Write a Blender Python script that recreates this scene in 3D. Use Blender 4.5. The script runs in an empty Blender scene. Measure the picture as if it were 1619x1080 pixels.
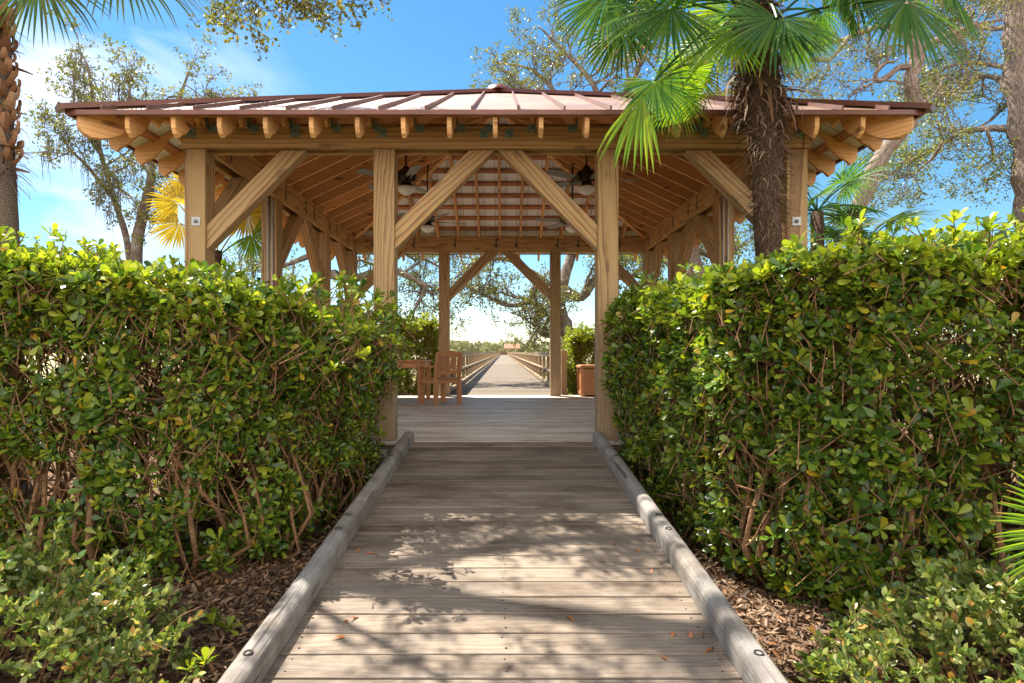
import bpy, math, random
import numpy as np
from mathutils import Vector, Matrix, noise as mnoise

random.seed(7)
RNG = np.random.default_rng(7)
R = math.radians
scene = bpy.context.scene
COL = scene.collection

# ------------------------------------------------------------------ camera
FPX, VX, VY, CAMZ = 945.0, 796.0, 557.0, 0.89      # focal (px of the 1619 wide photo), vanishing point, eye height over deck
cam_d = bpy.data.cameras.new('camera')
cam = bpy.data.objects.new('camera', cam_d)
COL.objects.link(cam)
cam.location = (0, 0, CAMZ)
cam.rotation_euler = (R(90), 0, 0)
cam_d.sensor_width = 36.0
cam_d.lens = FPX / 1619 * 36
cam_d.shift_x = (809.5 - VX) / 1619
cam_d.shift_y = (VY - 540) / 1619
cam_d.clip_start = 0.05
cam_d.clip_end = 6000
scene.camera = cam

# ------------------------------------------------------------------ light
SUN = Vector((-0.42, 0.425, 1.0)).normalized()       # towards the sun: ahead, to the left, high
elev = math.asin(SUN.z)
azim = math.atan2(SUN.x, SUN.y)
world = bpy.data.worlds.new('World')
scene.world = world
world.use_nodes = True
wn, wl = world.node_tree.nodes, world.node_tree.links
wn.clear()
w_out = wn.new('ShaderNodeOutputWorld')
w_bg = wn.new('ShaderNodeBackground')
w_bg.inputs['Strength'].default_value = 0.072
w_sky = wn.new('ShaderNodeTexSky')
w_sky.sky_type = 'NISHITA'
w_sky.sun_disc = False
w_sky.sun_elevation = elev
w_sky.sun_rotation = azim
w_sky.air_density = 1.0
w_sky.dust_density = 0.2
w_sky.ozone_density = 2.0
w_hs = wn.new('ShaderNodeHueSaturation')
w_hs.inputs['Saturation'].default_value = 1.3
w_hs.inputs['Value'].default_value = 0.9
w_hs.inputs['Hue'].default_value = 0.49
w_tc = wn.new('ShaderNodeTexCoord')
w_map = wn.new('ShaderNodeMapping')
w_map.inputs['Scale'].default_value = (1.6, 1.6, 4.5)
w_map.inputs['Location'].default_value = (0.3, 0.2, 0.05)
w_nz = wn.new('ShaderNodeTexNoise')
w_nz.inputs['Scale'].default_value = 1.7
w_nz.inputs['Detail'].default_value = 9
w_nz.inputs['Roughness'].default_value = 0.55
w_nz.inputs['Distortion'].default_value = 0.3
w_rp = wn.new('ShaderNodeValToRGB')
w_rp.color_ramp.elements[0].position = 0.43
w_rp.color_ramp.elements[1].position = 0.66
w_dot = wn.new('ShaderNodeVectorMath'); w_dot.operation = 'DOT_PRODUCT'
cd = Vector((-0.80, 0.80, 0.42)).normalized()
w_dot.inputs[1].default_value = cd
w_mr = wn.new('ShaderNodeMapRange')
w_mr.inputs['From Min'].default_value = 0.90
w_mr.inputs['From Max'].default_value = 0.985
w_mul = wn.new('ShaderNodeMath'); w_mul.operation = 'MULTIPLY'
w_mix = wn.new('ShaderNodeMixRGB')
w_mix.inputs['Color2'].default_value = (7.0, 7.2, 7.6, 1)
wl.new(w_sky.outputs[0], w_hs.inputs['Color'])
wl.new(w_tc.outputs['Generated'], w_map.inputs['Vector'])
wl.new(w_map.outputs[0], w_nz.inputs['Vector'])
wl.new(w_nz.outputs['Fac'], w_rp.inputs['Fac'])
wl.new(w_tc.outputs['Generated'], w_dot.inputs[0])
wl.new(w_dot.outputs['Value'], w_mr.inputs['Value'])
wl.new(w_rp.outputs['Color'], w_mul.inputs[0])
wl.new(w_mr.outputs[0], w_mul.inputs[1])
wl.new(w_mul.outputs[0], w_mix.inputs['Fac'])
wl.new(w_hs.outputs[0], w_mix.inputs['Color1'])
# unseen bright cloud bank added to the sky behind the camera as frontal fill
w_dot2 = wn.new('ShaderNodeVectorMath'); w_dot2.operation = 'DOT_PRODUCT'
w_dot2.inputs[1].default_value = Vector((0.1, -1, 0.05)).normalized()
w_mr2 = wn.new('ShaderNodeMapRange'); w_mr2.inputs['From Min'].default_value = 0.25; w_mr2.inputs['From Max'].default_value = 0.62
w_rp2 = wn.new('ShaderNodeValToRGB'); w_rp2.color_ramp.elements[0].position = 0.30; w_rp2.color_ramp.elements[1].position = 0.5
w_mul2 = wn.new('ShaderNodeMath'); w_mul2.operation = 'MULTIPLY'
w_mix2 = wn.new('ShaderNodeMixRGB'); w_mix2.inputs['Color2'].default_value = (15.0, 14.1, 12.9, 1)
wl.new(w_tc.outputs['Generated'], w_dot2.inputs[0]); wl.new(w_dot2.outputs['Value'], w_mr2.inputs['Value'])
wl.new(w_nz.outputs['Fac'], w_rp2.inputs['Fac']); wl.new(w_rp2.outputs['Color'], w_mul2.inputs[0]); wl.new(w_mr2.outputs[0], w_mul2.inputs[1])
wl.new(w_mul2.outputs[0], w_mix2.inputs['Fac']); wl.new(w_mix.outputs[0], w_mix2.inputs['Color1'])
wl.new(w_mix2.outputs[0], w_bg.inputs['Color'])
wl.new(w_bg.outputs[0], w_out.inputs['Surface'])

sun_d = bpy.data.lights.new('sun', 'SUN')
sun_d.energy = 5.0
sun_d.angle = R(0.45)
sun_d.color = (1.0, 0.94, 0.84)
sun = bpy.data.objects.new('sun', sun_d)
COL.objects.link(sun)
sun.rotation_euler = (-SUN).to_track_quat('-Z', 'Y').to_euler()
sun.location = SUN * 60

scene.view_settings.view_transform = 'Standard'
scene.view_settings.look = 'None'
scene.view_settings.exposure = 1.6
scene.view_settings.gamma = 1.0
scene.render.engine = 'CYCLES'
scene.cycles.max_bounces = 10
scene.cycles.diffuse_bounces = 5
scene.cycles.transmission_bounces = 6
scene.cycles.transparent_max_bounces = 8
scene.cycles.use_denoising = True


# ------------------------------------------------------------------ helpers
def P(px, py, Y):
    """point of the place seen at a photograph pixel, at depth Y"""
    return Vector(((px - VX) * Y / FPX, Y, CAMZ + (VY - py) * Y / FPX))


def tag(o, label=None, cat=None, group=None, kind=None):
    if label: o['label'] = label
    if cat: o['category'] = cat
    if group: o['group'] = group
    if kind: o['kind'] = kind
    return o


def empty(name, loc=(0, 0, 0), rz=0.0, parent=None):
    o = bpy.data.objects.new(name, None)
    o.empty_display_size = 0.2
    o.location = loc
    o.rotation_euler = (0, 0, rz)
    if parent: o.parent = parent
    COL.objects.link(o)
    return o


def copy_tree(o, parent=None):
    c = o.copy()
    COL.objects.link(c)
    if parent: c.parent = parent
    for ch in list(o.children):
        copy_tree(ch, c)
    return c


def frame(d, up=Vector((0, 0, 1))):
    d = Vector(d).normalized()
    if abs(d.dot(up)) > 0.98: up = Vector((0, 1, 0))
    s = d.cross(up).normalized()
    u = s.cross(d).normalized()
    return d, s, u


class MB:
    """collects boxes, prisms and tubes into one mesh; wc = coordinates along the grain of each piece"""
    def __init__(self):
        self.v, self.f, self.w, self.r, self.sm = [], [], [], [], []

    def _off(self):
        return Vector((random.uniform(0, 40), random.uniform(-.35, .35), random.uniform(.1, .35) * random.choice((-1, 1))))

    def beam(self, p0, p1, w, h, up=(0, 0, 1), taper=1.0):
        p0, p1 = Vector(p0), Vector(p1)
        d, s, u = frame(p1 - p0, Vector(up))
        L = (p1 - p0).length
        off = self._off(); rr = random.random(); n = len(self.v)
        for i, q in enumerate((p0, p1)):
            k = 1 if i == 0 else taper
            for a, b in ((-1, -1), (1, -1), (1, 1), (-1, 1)):
                self.v.append(q + s * (a * w * k / 2) + u * (b * h * k / 2))
                self.w.append(off + Vector((L * i, a * w / 2, b * h / 2))); self.r.append(rr)
        for q in ((0, 3, 2, 1), (4, 5, 6, 7), (0, 1, 5, 4), (1, 2, 6, 5), (2, 3, 7, 6), (3, 0, 4, 7)):
            self.f.append([n + i for i in q]); self.sm.append(False)
        return self

    def box(self, x0, x1, y0, y1, z0, z1):
        dx, dy, dz = x1 - x0, y1 - y0, z1 - z0
        cx, cy, cz = (x0 + x1) / 2, (y0 + y1) / 2, (z0 + z1) / 2
        if dx >= dy and dx >= dz: return self.beam((x0, cy, cz), (x1, cy, cz), dy, dz)
        if dy >= dz: return self.beam((cx, y0, cz), (cx, y1, cz), dx, dz)
        return self.beam((cx, cy, z0), (cx, cy, z1), dx, dy, up=(0, 1, 0))

    def prism(self, prof, o, ex, ey, ez, t, grain=0):
        """polygon prof in (ex, ey) from o, thickness t along ez (centred)"""
        o, ex, ey, ez = Vector(o), Vector(ex), Vector(ey), Vector(ez)
        off = self._off(); rr = random.random(); n = len(self.v); m = len(prof)
        for k in (-.5, .5):
            for a, b in prof:
                self.v.append(o + ex * a + ey * b + ez * (k * t))
                self.w.append(off + Vector((a, b, k * t)) if grain == 0 else off + Vector((b, a, k * t))); self.r.append(rr)
        self.f.append([n + i for i in range(m)][::-1]); self.sm.append(False)
        self.f.append([n + m + i for i in range(m)]); self.sm.append(False)
        for i in range(m):
            j = (i + 1) % m
            self.f.append([n + i, n + j, n + m + j, n + m + i]); self.sm.append(False)
        return self

    def tube(self, pts, rad, sides=8, cap=True, smooth=True):
        pts = [Vector(p) for p in pts]
        if not hasattr(rad, '__len__'): rad = [rad] * len(pts)
        off = self._off(); rr = random.random(); n = len(self.v); m = len(pts)
        l = 0; up = Vector((0.31, 0.17, 0.93))
        t0 = (pts[1] - pts[0]).normalized()
        if abs(t0.dot(up)) > .9: up = Vector((.9, .3, .1))
        s = t0.cross(up).normalized()
        for i in range(m):
            t = (pts[min(i + 1, m - 1)] - pts[max(i - 1, 0)])
            t = t.normalized() if t.length > 1e-9 else t0
            s = (s - t * s.dot(t))
            s = s.normalized() if s.length > 1e-6 else t.cross(Vector((1, 0, 0))).normalized()
            u = t.cross(s)
            if i: l += (pts[i] - pts[i - 1]).length
            for k in range(sides):
                a = 2 * math.pi * k / sides
                self.v.append(pts[i] + (s * math.cos(a) + u * math.sin(a)) * rad[i])
                self.w.append(off + Vector((l, rad[i] * math.cos(a), rad[i] * math.sin(a)))); self.r.append(rr)
        for i in range(m - 1):
            for k in range(sides):
                k2 = (k + 1) % sides
                self.f.append([n + i * sides + k, n + i * sides + k2, n + (i + 1) * sides + k2, n + (i + 1) * sides + k]); self.sm.append(smooth)
        if cap:
            self.f.append([n + k for k in range(sides)][::-1]); self.sm.append(False)
            self.f.append([n + (m - 1) * sides + k for k in range(sides)]); self.sm.append(False)
        return self

    def lathe(self, prof, o, sides=20, axis=(0, 0, 1)):
        """prof: (radius, height) pairs round an axis from o"""
        o = Vector(o)
        ax, s, u = frame(axis, Vector((0, 1, 0)) if abs(Vector(axis).z) > .9 else Vector((0, 0, 1)))
        n = len(self.v); m = len(prof); off = self._off(); rr = random.random()
        for r_, h_ in prof:
            for k in range(sides):
                a = 2 * math.pi * k / sides
                self.v.append(o + ax * h_ + (s * math.cos(a) + u * math.sin(a)) * max(r_, 1e-4))
                self.w.append(off + Vector((h_, r_ * math.cos(a), r_ * math.sin(a)))); self.r.append(rr)
        for i in range(m - 1):
            for k in range(sides):
                k2 = (k + 1) % sides
                self.f.append([n + i * sides + k, n + (i + 1) * sides + k, n + (i + 1) * sides + k2, n + i * sides + k2]); self.sm.append(True)
        return self

    def build(self, name, mat, parent=None, bevel=0.0):
        me = bpy.data.meshes.new(name)
        me.from_pydata([tuple(p) for p in self.v], [], self.f)
        a = me.attributes.new('wc', 'FLOAT_VECTOR', 'POINT')
        a.data.foreach_set('vector', np.array([tuple(p) for p in self.w], dtype=np.float32).ravel())
        b = me.attributes.new('rnd', 'FLOAT', 'POINT')
        b.data.foreach_set('value', np.array(self.r, dtype=np.float32))
        me.polygons.foreach_set('use_smooth', self.sm)
        me.materials.append(mat)
        me.update()
        o = bpy.data.objects.new(name, me)
        COL.objects.link(o)
        if parent: o.parent = parent
        if bevel:
            m = o.modifiers.new('bevel', 'BEVEL'); m.width = bevel; m.segments = 2; m.limit_method = 'ANGLE'; m.angle_limit = R(40)
        return o


def raw_mesh(name, V, F, mat, parent=None, smooth=True):
    """V (n,3) float array, F (k,3|4) int array"""
    V = np.ascontiguousarray(V, dtype=np.float32); F = np.ascontiguousarray(F, dtype=np.int32)
    me = bpy.data.meshes.new(name)
    n, k, c = len(V), len(F), F.shape[1]
    me.vertices.add(n); me.vertices.foreach_set('co', V.ravel())
    me.loops.add(k * c); me.loops.foreach_set('vertex_index', F.ravel())
    me.polygons.add(k)
    me.polygons.foreach_set('loop_start', np.arange(0, k * c, c, dtype=np.int32))
    me.polygons.foreach_set('loop_total', np.full(k, c, dtype=np.int32))
    me.polygons.foreach_set('use_smooth', np.full(k, smooth))
    me.materials.append(mat)
    me.update(calc_edges=True)
    o = bpy.data.objects.new(name, me)
    COL.objects.link(o)
    if parent: o.parent = parent
    return o


def frames_np(D, rng):
    """orthonormal frames with z along D and a random spin: (N,3,3), columns x y z"""
    D = D / np.linalg.norm(D, axis=1, keepdims=True)
    A = rng.normal(size=D.shape)
    X = A - D * np.sum(A * D, axis=1, keepdims=True)
    X /= np.linalg.norm(X, axis=1, keepdims=True)
    Yv = np.cross(D, X)
    return np.stack([X, Yv, D], axis=2)


def cloud_arrays(tv, tf, pos, D, size, rng):
    M = frames_np(D, rng) * np.asarray(size)[:, None, None]
    V = np.einsum('nij,mj->nmi', M, tv) + pos[:, None, :]
    F = tf[None] + (np.arange(len(pos)) * len(tv))[:, None, None]
    return V.reshape(-1, 3), F.reshape(-1, tf.shape[1])


def merge_arrays(lst):
    Vs, Fs, n = [], [], 0
    for V, F in lst:
        Vs.append(V); Fs.append(F + n); n += len(V)
    return np.concatenate(Vs), np.concatenate(Fs)


# ------------------------------------------------------------------ materials
def new_mat(name):
    m = bpy.data.materials.new(name)
    m.use_nodes = True
    nt = m.node_tree
    nt.nodes.clear()
    out = nt.nodes.new('ShaderNodeOutputMaterial')
    bs = nt.nodes.new('ShaderNodeBsdfPrincipled')
    nt.links.new(bs.outputs[0], out.inputs['Surface'])
    return m, nt, nt.nodes, nt.links, bs, out


def ramp(nodes, stops):
    r = nodes.new('ShaderNodeValToRGB')
    e = r.color_ramp.elements
    e[0].position, e[0].color = stops[0][0], (*stops[0][1], 1)
    e[1].position, e[1].color = stops[-1][0], (*stops[-1][1], 1)
    for p, c in stops[1:-1]:
        k = e.new(p); k.color = (*c, 1)
    return r


def mixrgb(nodes, links, fac, a, b, mode='MIX'):
    m = nodes.new('ShaderNodeMixRGB'); m.blend_type = mode
    for s, q in ((m.inputs['Fac'], fac), (m.inputs['Color1'], a), (m.inputs['Color2'], b)):
        if isinstance(q, bpy.types.NodeSocket): links.new(q, s)
        elif isinstance(q, (int, float)): s.default_value = q
        else: s.default_value = (*q, 1)
    return m.outputs[0]


def math_node(nodes, links, op, a, b=None, clamp=False):
    m = nodes.new('ShaderNodeMath'); m.operation = op; m.use_clamp = clamp
    for s, q in ((m.inputs[0], a), (m.inputs[1], b)):
        if q is None: continue
        if isinstance(q, bpy.types.NodeSocket): links.new(q, s)
        else: s.default_value = q
    return m.outputs[0]


def wood(name, light, dark, knot=(0.10, 0.035, 0.012), rings=26.0, rough=0.62, ring_amt=0.8, vary=0.35, knots=True, grey=None, grey_amt=0.0, bump=0.25, stain=None, fine=0.9, crack=0.0, base_grey=None):
    m, nt, N, L, bs, out = new_mat(name)
    at = N.new('ShaderNodeAttribute'); at.attribute_name = 'wc'
    rn = N.new('ShaderNodeAttribute'); rn.attribute_name = 'rnd'
    mp = N.new('ShaderNodeMapping'); mp.inputs['Scale'].default_value = (0.9, 5, 5)
    L.new(at.outputs['Vector'], mp.inputs['Vector'])
    nz = N.new('ShaderNodeTexNoise'); nz.inputs['Scale'].default_value = 1.0; nz.inputs['Detail'].default_value = 3
    L.new(mp.outputs[0], nz.inputs['Vector'])
    # rings of the trunk, their axis leaning through the piece
    sep = N.new('ShaderNodeSeparateXYZ'); L.new(at.outputs['Vector'], sep.inputs[0])
    u = math_node(N, L, 'ADD', sep.outputs['Y'], math_node(N, L, 'MULTIPLY', math_node(N, L, 'PINGPONG', sep.outputs['X'], 2.3), 0.05))
    u = math_node(N, L, 'ADD', u, math_node(N, L, 'MULTIPLY', nz.outputs['Fac'], 0.16))
    cmb = N.new('ShaderNodeCombineXYZ'); L.new(u, cmb.inputs['Y']); L.new(sep.outputs['Z'], cmb.inputs['Z'])
    wv = N.new('ShaderNodeTexWave'); wv.wave_type = 'RINGS'; wv.rings_direction = 'X'; wv.wave_profile = 'SAW'
    wv.inputs['Scale'].default_value = rings; wv.inputs['Distortion'].default_value = 0.0
    L.new(cmb.outputs[0], wv.inputs['Vector'])
    # fine fibres
    mp2 = N.new('ShaderNodeMapping'); mp2.inputs['Scale'].default_value = (4, 170, 170)
    L.new(at.outputs['Vector'], mp2.inputs['Vector'])
    nf = N.new('ShaderNodeTexNoise'); nf.inputs['Scale'].default_value = 1.0; nf.inputs['Detail'].default_value = 4
    L.new(mp2.outputs[0], nf.inputs['Vector'])
    rw = ramp(N, [(0.0, (0, 0, 0)), (0.55, (0.25, 0.25, 0.25)), (0.93, (1, 1, 1)), (1.0, (0.2, 0.2, 0.2))])
    L.new(wv.outputs['Fac'], rw.inputs['Fac'])
    f1 = math_node(N, L, 'MULTIPLY', rw.outputs[0], ring_amt)
    f2 = math_node(N, L, 'ADD', f1, math_node(N, L, 'MULTIPLY', math_node(N, L, 'SUBTRACT', nf.outputs['Fac'], 0.45), fine), clamp=True)
    col = mixrgb(N, L, f2, light, dark)
    if knots:
        mk = N.new('ShaderNodeMapping'); mk.inputs['Scale'].default_value = (2.4, 6.5, 6.5)
        L.new(at.outputs['Vector'], mk.inputs['Vector'])
        vo = N.new('ShaderNodeTexVoronoi'); vo.inputs['Scale'].default_value = 1.0
        L.new(mk.outputs[0], vo.inputs['Vector'])
        kr = ramp(N, [(0.0, (1, 1, 1)), (0.14, (0.7, 0.7, 0.7)), (0.21, (0, 0, 0))])
        L.new(vo.outputs['Distance'], kr.inputs['Fac'])
        col = mixrgb(N, L, math_node(N, L, 'MULTIPLY', kr.outputs[0], 0.85), col, knot)
    if crack:
        # drying cracks: long, thin, dark, along the grain
        mc = N.new('ShaderNodeMapping'); mc.inputs['Scale'].default_value = (1.1, 34, 34)
        L.new(at.outputs['Vector'], mc.inputs['Vector'])
        nc = N.new('ShaderNodeTexNoise'); nc.inputs['Scale'].default_value = 1.0; nc.inputs['Detail'].default_value = 2
        L.new(mc.outputs[0], nc.inputs['Vector'])
        cr = ramp(N, [(0.29, (1, 1, 1)), (0.335, (0, 0, 0))]); L.new(nc.outputs['Fac'], cr.inputs['Fac'])
        col = mixrgb(N, L, math_node(N, L, 'MULTIPLY', cr.outputs[0], crack), col, (0.035, 0.022, 0.013))
    # piece to piece
    hv = N.new('ShaderNodeHueSaturation')
    L.new(col, hv.inputs['Color'])
    L.new(math_node(N, L, 'ADD', math_node(N, L, 'MULTIPLY', rn.outputs['Fac'], vary), 1 - vary / 2), hv.inputs['Value'])
    col = hv.outputs[0]
    geo = N.new('ShaderNodeNewGeometry')
    if grey is not None:
        ng = N.new('ShaderNodeTexNoise'); ng.inputs['Scale'].default_value = 1.0; ng.inputs['Detail'].default_value = 5; ng.inputs['Roughness'].default_value = 0.65
        mg = N.new('ShaderNodeMapping'); mg.inputs['Scale'].default_value = (1.6, 14, 14)
        L.new(at.outputs['Vector'], mg.inputs['Vector']); L.new(mg.outputs[0], ng.inputs['Vector'])
        gr = ramp(N, [(0.3, (0, 0, 0)), (0.68, (1, 1, 1))]); L.new(ng.outputs['Fac'], gr.inputs['Fac'])
        col = mixrgb(N, L, math_node(N, L, 'MULTIPLY', gr.outputs[0], grey_amt), col, grey)
    if base_grey is not None:
        # rain splash greys the foot of the piece
        sz = N.new('ShaderNodeSeparateXYZ'); L.new(geo.outputs['Position'], sz.inputs[0])
        nb_ = N.new('ShaderNodeTexNoise'); nb_.inputs['Scale'].default_value = 1.0; nb_.inputs['Detail'].default_value = 4
        mb_ = N.new('ShaderNodeMapping'); mb_.inputs['Scale'].default_value = (1.2, 22, 22); L.new(at.outputs['Vector'], mb_.inputs['Vector']); L.new(mb_.outputs[0], nb_.inputs['Vector'])
        hz = math_node(N, L, 'ADD', sz.outputs['Z'], math_node(N, L, 'MULTIPLY', nb_.outputs['Fac'], 1.2))
        mz = N.new('ShaderNodeMapRange'); mz.inputs['From Min'].default_value = 2.3; mz.inputs['From Max'].default_value = 0.5
        L.new(hz, mz.inputs['Value'])
        col = mixrgb(N, L, math_node(N, L, 'MULTIPLY', mz.outputs[0], 0.7), col, base_grey)
    if stain is not None:
        ns = N.new('ShaderNodeTexNoise'); ns.inputs['Scale'].default_value = 1.0; ns.inputs['Detail'].default_value = 6; ns.inputs['Roughness'].default_value = 0.7
        ms = N.new('ShaderNodeMapping'); ms.inputs['Scale'].default_value = (1.5, 3.6, 3.6)
        L.new(geo.outputs['Position'], ms.inputs['Vector']); L.new(ms.outputs[0], ns.inputs['Vector'])
        sr = ramp(N, [(0.46, (0, 0, 0)), (0.66, (1, 1, 1))]); L.new(ns.outputs['Fac'], sr.inputs['Fac'])
        col = mixrgb(N, L, math_node(N, L, 'MULTIPLY', sr.outputs[0], 0.72), col, stain)
    L.new(col, bs.inputs['Base Color'])
    bs.inputs['Roughness'].default_value = rough
    bs.inputs['Specular IOR Level'].default_value = 0.3
    bp = N.new('ShaderNodeBump'); bp.inputs['Strength'].default_value = bump; bp.inputs['Distance'].default_value = 0.004
    L.new(f2, bp.inputs['Height']); L.new(bp.outputs[0], bs.inputs['Normal'])
    return m


def leafmat(name, stops, rough=0.35, trans=0.35, spec=0.5, tint=(1.25, 1.3, 0.5), tips=None):
    m, nt, N, L, bs, out = new_mat(name)
    geo = N.new('ShaderNodeNewGeometry')
    r = ramp(N, stops)
    L.new(geo.outputs['Random Per Island'], r.inputs['Fac'])
    col = r.outputs[0]
    if tips:
        at = N.new('ShaderNodeAttribute'); at.attribute_name = 'tip'
        rt = ramp(N, [(0.90, (0, 0, 0)), (0.97, (1, 1, 1))]); L.new(at.outputs['Fac'], rt.inputs['Fac'])
        col = mixrgb(N, L, rt.outputs[0], col, tips)
    L.new(col, bs.inputs['Base Color'])
    bs.inputs['Roughness'].default_value = rough
    bs.inputs['Specular IOR Level'].default_value = spec
    tr = N.new('ShaderNodeBsdfTranslucent')
    tc = mixrgb(N, L, 1.0, col, tint, 'MULTIPLY')
    L.new(tc, tr.inputs['Color'])
    mx = N.new('ShaderNodeMixShader'); mx.inputs['Fac'].default_value = trans
    L.new(bs.outputs[0], mx.inputs[1]); L.new(tr.outputs[0], mx.inputs[2])
    L.new(mx.outputs[0], out.inputs['Surface'])
    return m


def plain(name, color, rough=0.5, metal=0.0, vary=0.15, scale=8.0, bump=0.0, spec=0.5):
    m, nt, N, L, bs, out = new_mat(name)
    geo = N.new('ShaderNodeNewGeometry')
    nz = N.new('ShaderNodeTexNoise'); nz.inputs['Scale'].default_value = scale; nz.inputs['Detail'].default_value = 5
    L.new(geo.outputs['Position'], nz.inputs['Vector'])
    lo = tuple(c * (1 - vary) for c in color); hi = tuple(min(1, c * (1 + vary)) for c in color)
    r = ramp(N, [(0.3, lo), (0.7, hi)])
    L.new(nz.outputs['Fac'], r.inputs['Fac']); L.new(r.outputs[0], bs.inputs['Base Color'])
    bs.inputs['Roughness'].default_value = rough; bs.inputs['Metallic'].default_value = metal
    bs.inputs['Specular IOR Level'].default_value = spec
    if bump:
        b = N.new('ShaderNodeBump'); b.inputs['Strength'].default_value = bump; b.inputs['Distance'].default_value = 0.02
        L.new(nz.outputs['Fac'], b.inputs['Height']); L.new(b.outputs[0], bs.inputs['Normal'])
    return m


def bark(name, light, dark, scale=22.0, stretch=0.25, lichen=None):
    m, nt, N, L, bs, out = new_mat(name)
    at = N.new('ShaderNodeAttribute'); at.attribute_name = 'wc'
    mp = N.new('ShaderNodeMapping'); mp.inputs['Scale'].default_value = (scale * stretch, scale, scale)
    L.new(at.outputs['Vector'], mp.inputs['Vector'])
    nz = N.new('ShaderNodeTexNoise'); nz.inputs['Scale'].default_value = 1.0; nz.inputs['Detail'].default_value = 6; nz.inputs['Roughness'].default_value = 0.7
    nz.inputs['Distortion'].default_value = 0.6
    L.new(mp.outputs[0], nz.inputs['Vector'])
    vo = N.new('ShaderNodeTexVoronoi'); vo.feature = 'DISTANCE_TO_EDGE'; vo.inputs['Scale'].default_value = 1.4
    L.new(mp.outputs[0], vo.inputs['Vector'])
    h = math_node(N, L, 'MULTIPLY', nz.outputs['Fac'], math_node(N, L, 'ADD', math_node(N, L, 'MULTIPLY', vo.outputs['Distance'], 1.6), 0.45), clamp=True)
    r = ramp(N, [(0.18, dark), (0.62, light)])
    L.new(h, r.inputs['Fac'])
    col = r.outputs[0]
    if lichen:
        n2 = N.new('ShaderNodeTexNoise'); n2.inputs['Scale'].default_value = 5.0; n2.inputs['Detail'].default_value = 5
        L.new(at.outputs['Vector'], n2.inputs['Vector'])
        r2 = ramp(N, [(0.5, (0, 0, 0)), (0.65, (1, 1, 1))]); L.new(n2.outputs['Fac'], r2.inputs['Fac'])
        col = mixrgb(N, L, math_node(N, L, 'MULTIPLY', r2.outputs[0], 0.6), col, lichen)
    L.new(col, bs.inputs['Base Color'])
    bs.inputs['Roughness'].default_value = 0.9; bs.inputs['Specular IOR Level'].default_value = 0.15
    b = N.new('ShaderNodeBump'); b.inputs['Strength'].default_value = 0.9; b.inputs['Distance'].default_value = 0.03
    L.new(h, b.inputs['Height']); L.new(b.outputs[0], bs.inputs['Normal'])
    return m


MAT = {}
MAT['post'] = wood('pine_post', (0.45, 0.275, 0.11), (0.17, 0.070, 0.020), rings=8.5, ring_amt=1.0, crack=0.85, grey=(0.36, 0.25, 0.14), grey_amt=0.42, base_grey=(0.24, 0.185, 0.125))
MAT['beam'] = wood('pine_beam', (0.56, 0.33, 0.12), (0.26, 0.115, 0.034), rings=7, ring_amt=0.9, vary=0.15, crack=0.6, grey=(0.44, 0.31, 0.16), grey_amt=0.4)
MAT['rafter'] = wood('pine_rafter', (0.72, 0.40, 0.165), (0.50, 0.23, 0.08), rings=8, ring_amt=0.7, vary=0.4)
MAT['purlin'] = wood('pine_purlin', (0.52, 0.23, 0.09), (0.34, 0.135, 0.05), rings=8, ring_amt=0.7, vary=0.3)
MAT['deck'] = wood('weathered_deck', (0.60, 0.50, 0.40), (0.36, 0.285, 0.215), rings=9, rough=0.5, ring_amt=0.5, fine=1.4, vary=0.6, crack=0.5, knots=False, grey=(0.52, 0.475, 0.43), grey_amt=0.45, stain=(0.24, 0.165, 0.105), bump=0.4)
MAT['ramp'] = wood('weathered_ramp', (0.245, 0.185, 0.132), (0.072, 0.046, 0.029), rings=11, rough=0.75, ring_amt=0.4, fine=1.5, vary=0.75, crack=0.7, knots=True, knot=(.1, .06, .04), grey=(0.185, 0.162, 0.14), grey_amt=0.5, stain=(0.048, 0.028, 0.016), bump=0.5)
MAT['walk'] = wood('bleached_walk', (0.17, 0.128, 0.085), (0.105, 0.075, 0.048), rings=20, rough=0.8, ring_amt=0.5, vary=0.3, knots=False, grey=(0.18, 0.15, 0.115), grey_amt=0.4)
MAT['rail'] = wood('rail_wood', (0.34, 0.225, 0.12), (0.17, 0.10, 0.048), rings=16, vary=0.4, knots=False, grey=(0.36, 0.31, 0.25), grey_amt=0.4)
MAT['kerb'] = wood('kerb_wood', (0.31, 0.275, 0.235), (0.15, 0.122, 0.098), rings=14, rough=0.85, ring_amt=0.35, vary=0.1, knots=True, knot=(.09, .065, .05), fine=1.8, crack=0.9, grey=(0.21, 0.20, 0.195), grey_amt=0.6, stain=(0.11, 0.085, 0.065), bump=0.7)
MAT['teak'] = wood('teak', (0.46, 0.205, 0.08), (0.26, 0.10, 0.034), rings=26, ring_amt=0.5, vary=0.3, knots=False, rough=0.45)
MAT['darkwood'] = wood('skirt_wood', (0.16, 0.10, 0.065), (0.08, 0.05, 0.035), rings=16, vary=0.3)
MAT['green_metal'] = plain('green_galvanised', (0.20, 0.29, 0.26), rough=0.55, metal=0.5, vary=0.4, scale=60)
MAT['dark_metal'] = plain('dark_galvanised', (0.07, 0.065, 0.06), rough=0.5, metal=0.5, vary=0.4, scale=60)
MAT['zinc'] = plain('zinc_plate', (0.36, 0.37, 0.37), rough=0.5, metal=0.6, vary=0.15, scale=40)
MAT['bolt'] = plain('bolt_steel', (0.16, 0.15, 0.14), rough=0.5, metal=0.7)
MAT['hole'] = plain('hole_dark', (0.02, 0.018, 0.016), rough=0.9)
MAT['roof'] = plain('brown_roof_metal', (0.30, 0.17, 0.11), rough=0.42, metal=0.0, vary=0.3, scale=2.2, spec=0.6)
MAT['trim'] = plain('copper_trim', (0.15, 0.050, 0.030), rough=0.35, metal=0.15, vary=0.2, scale=5)
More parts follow.
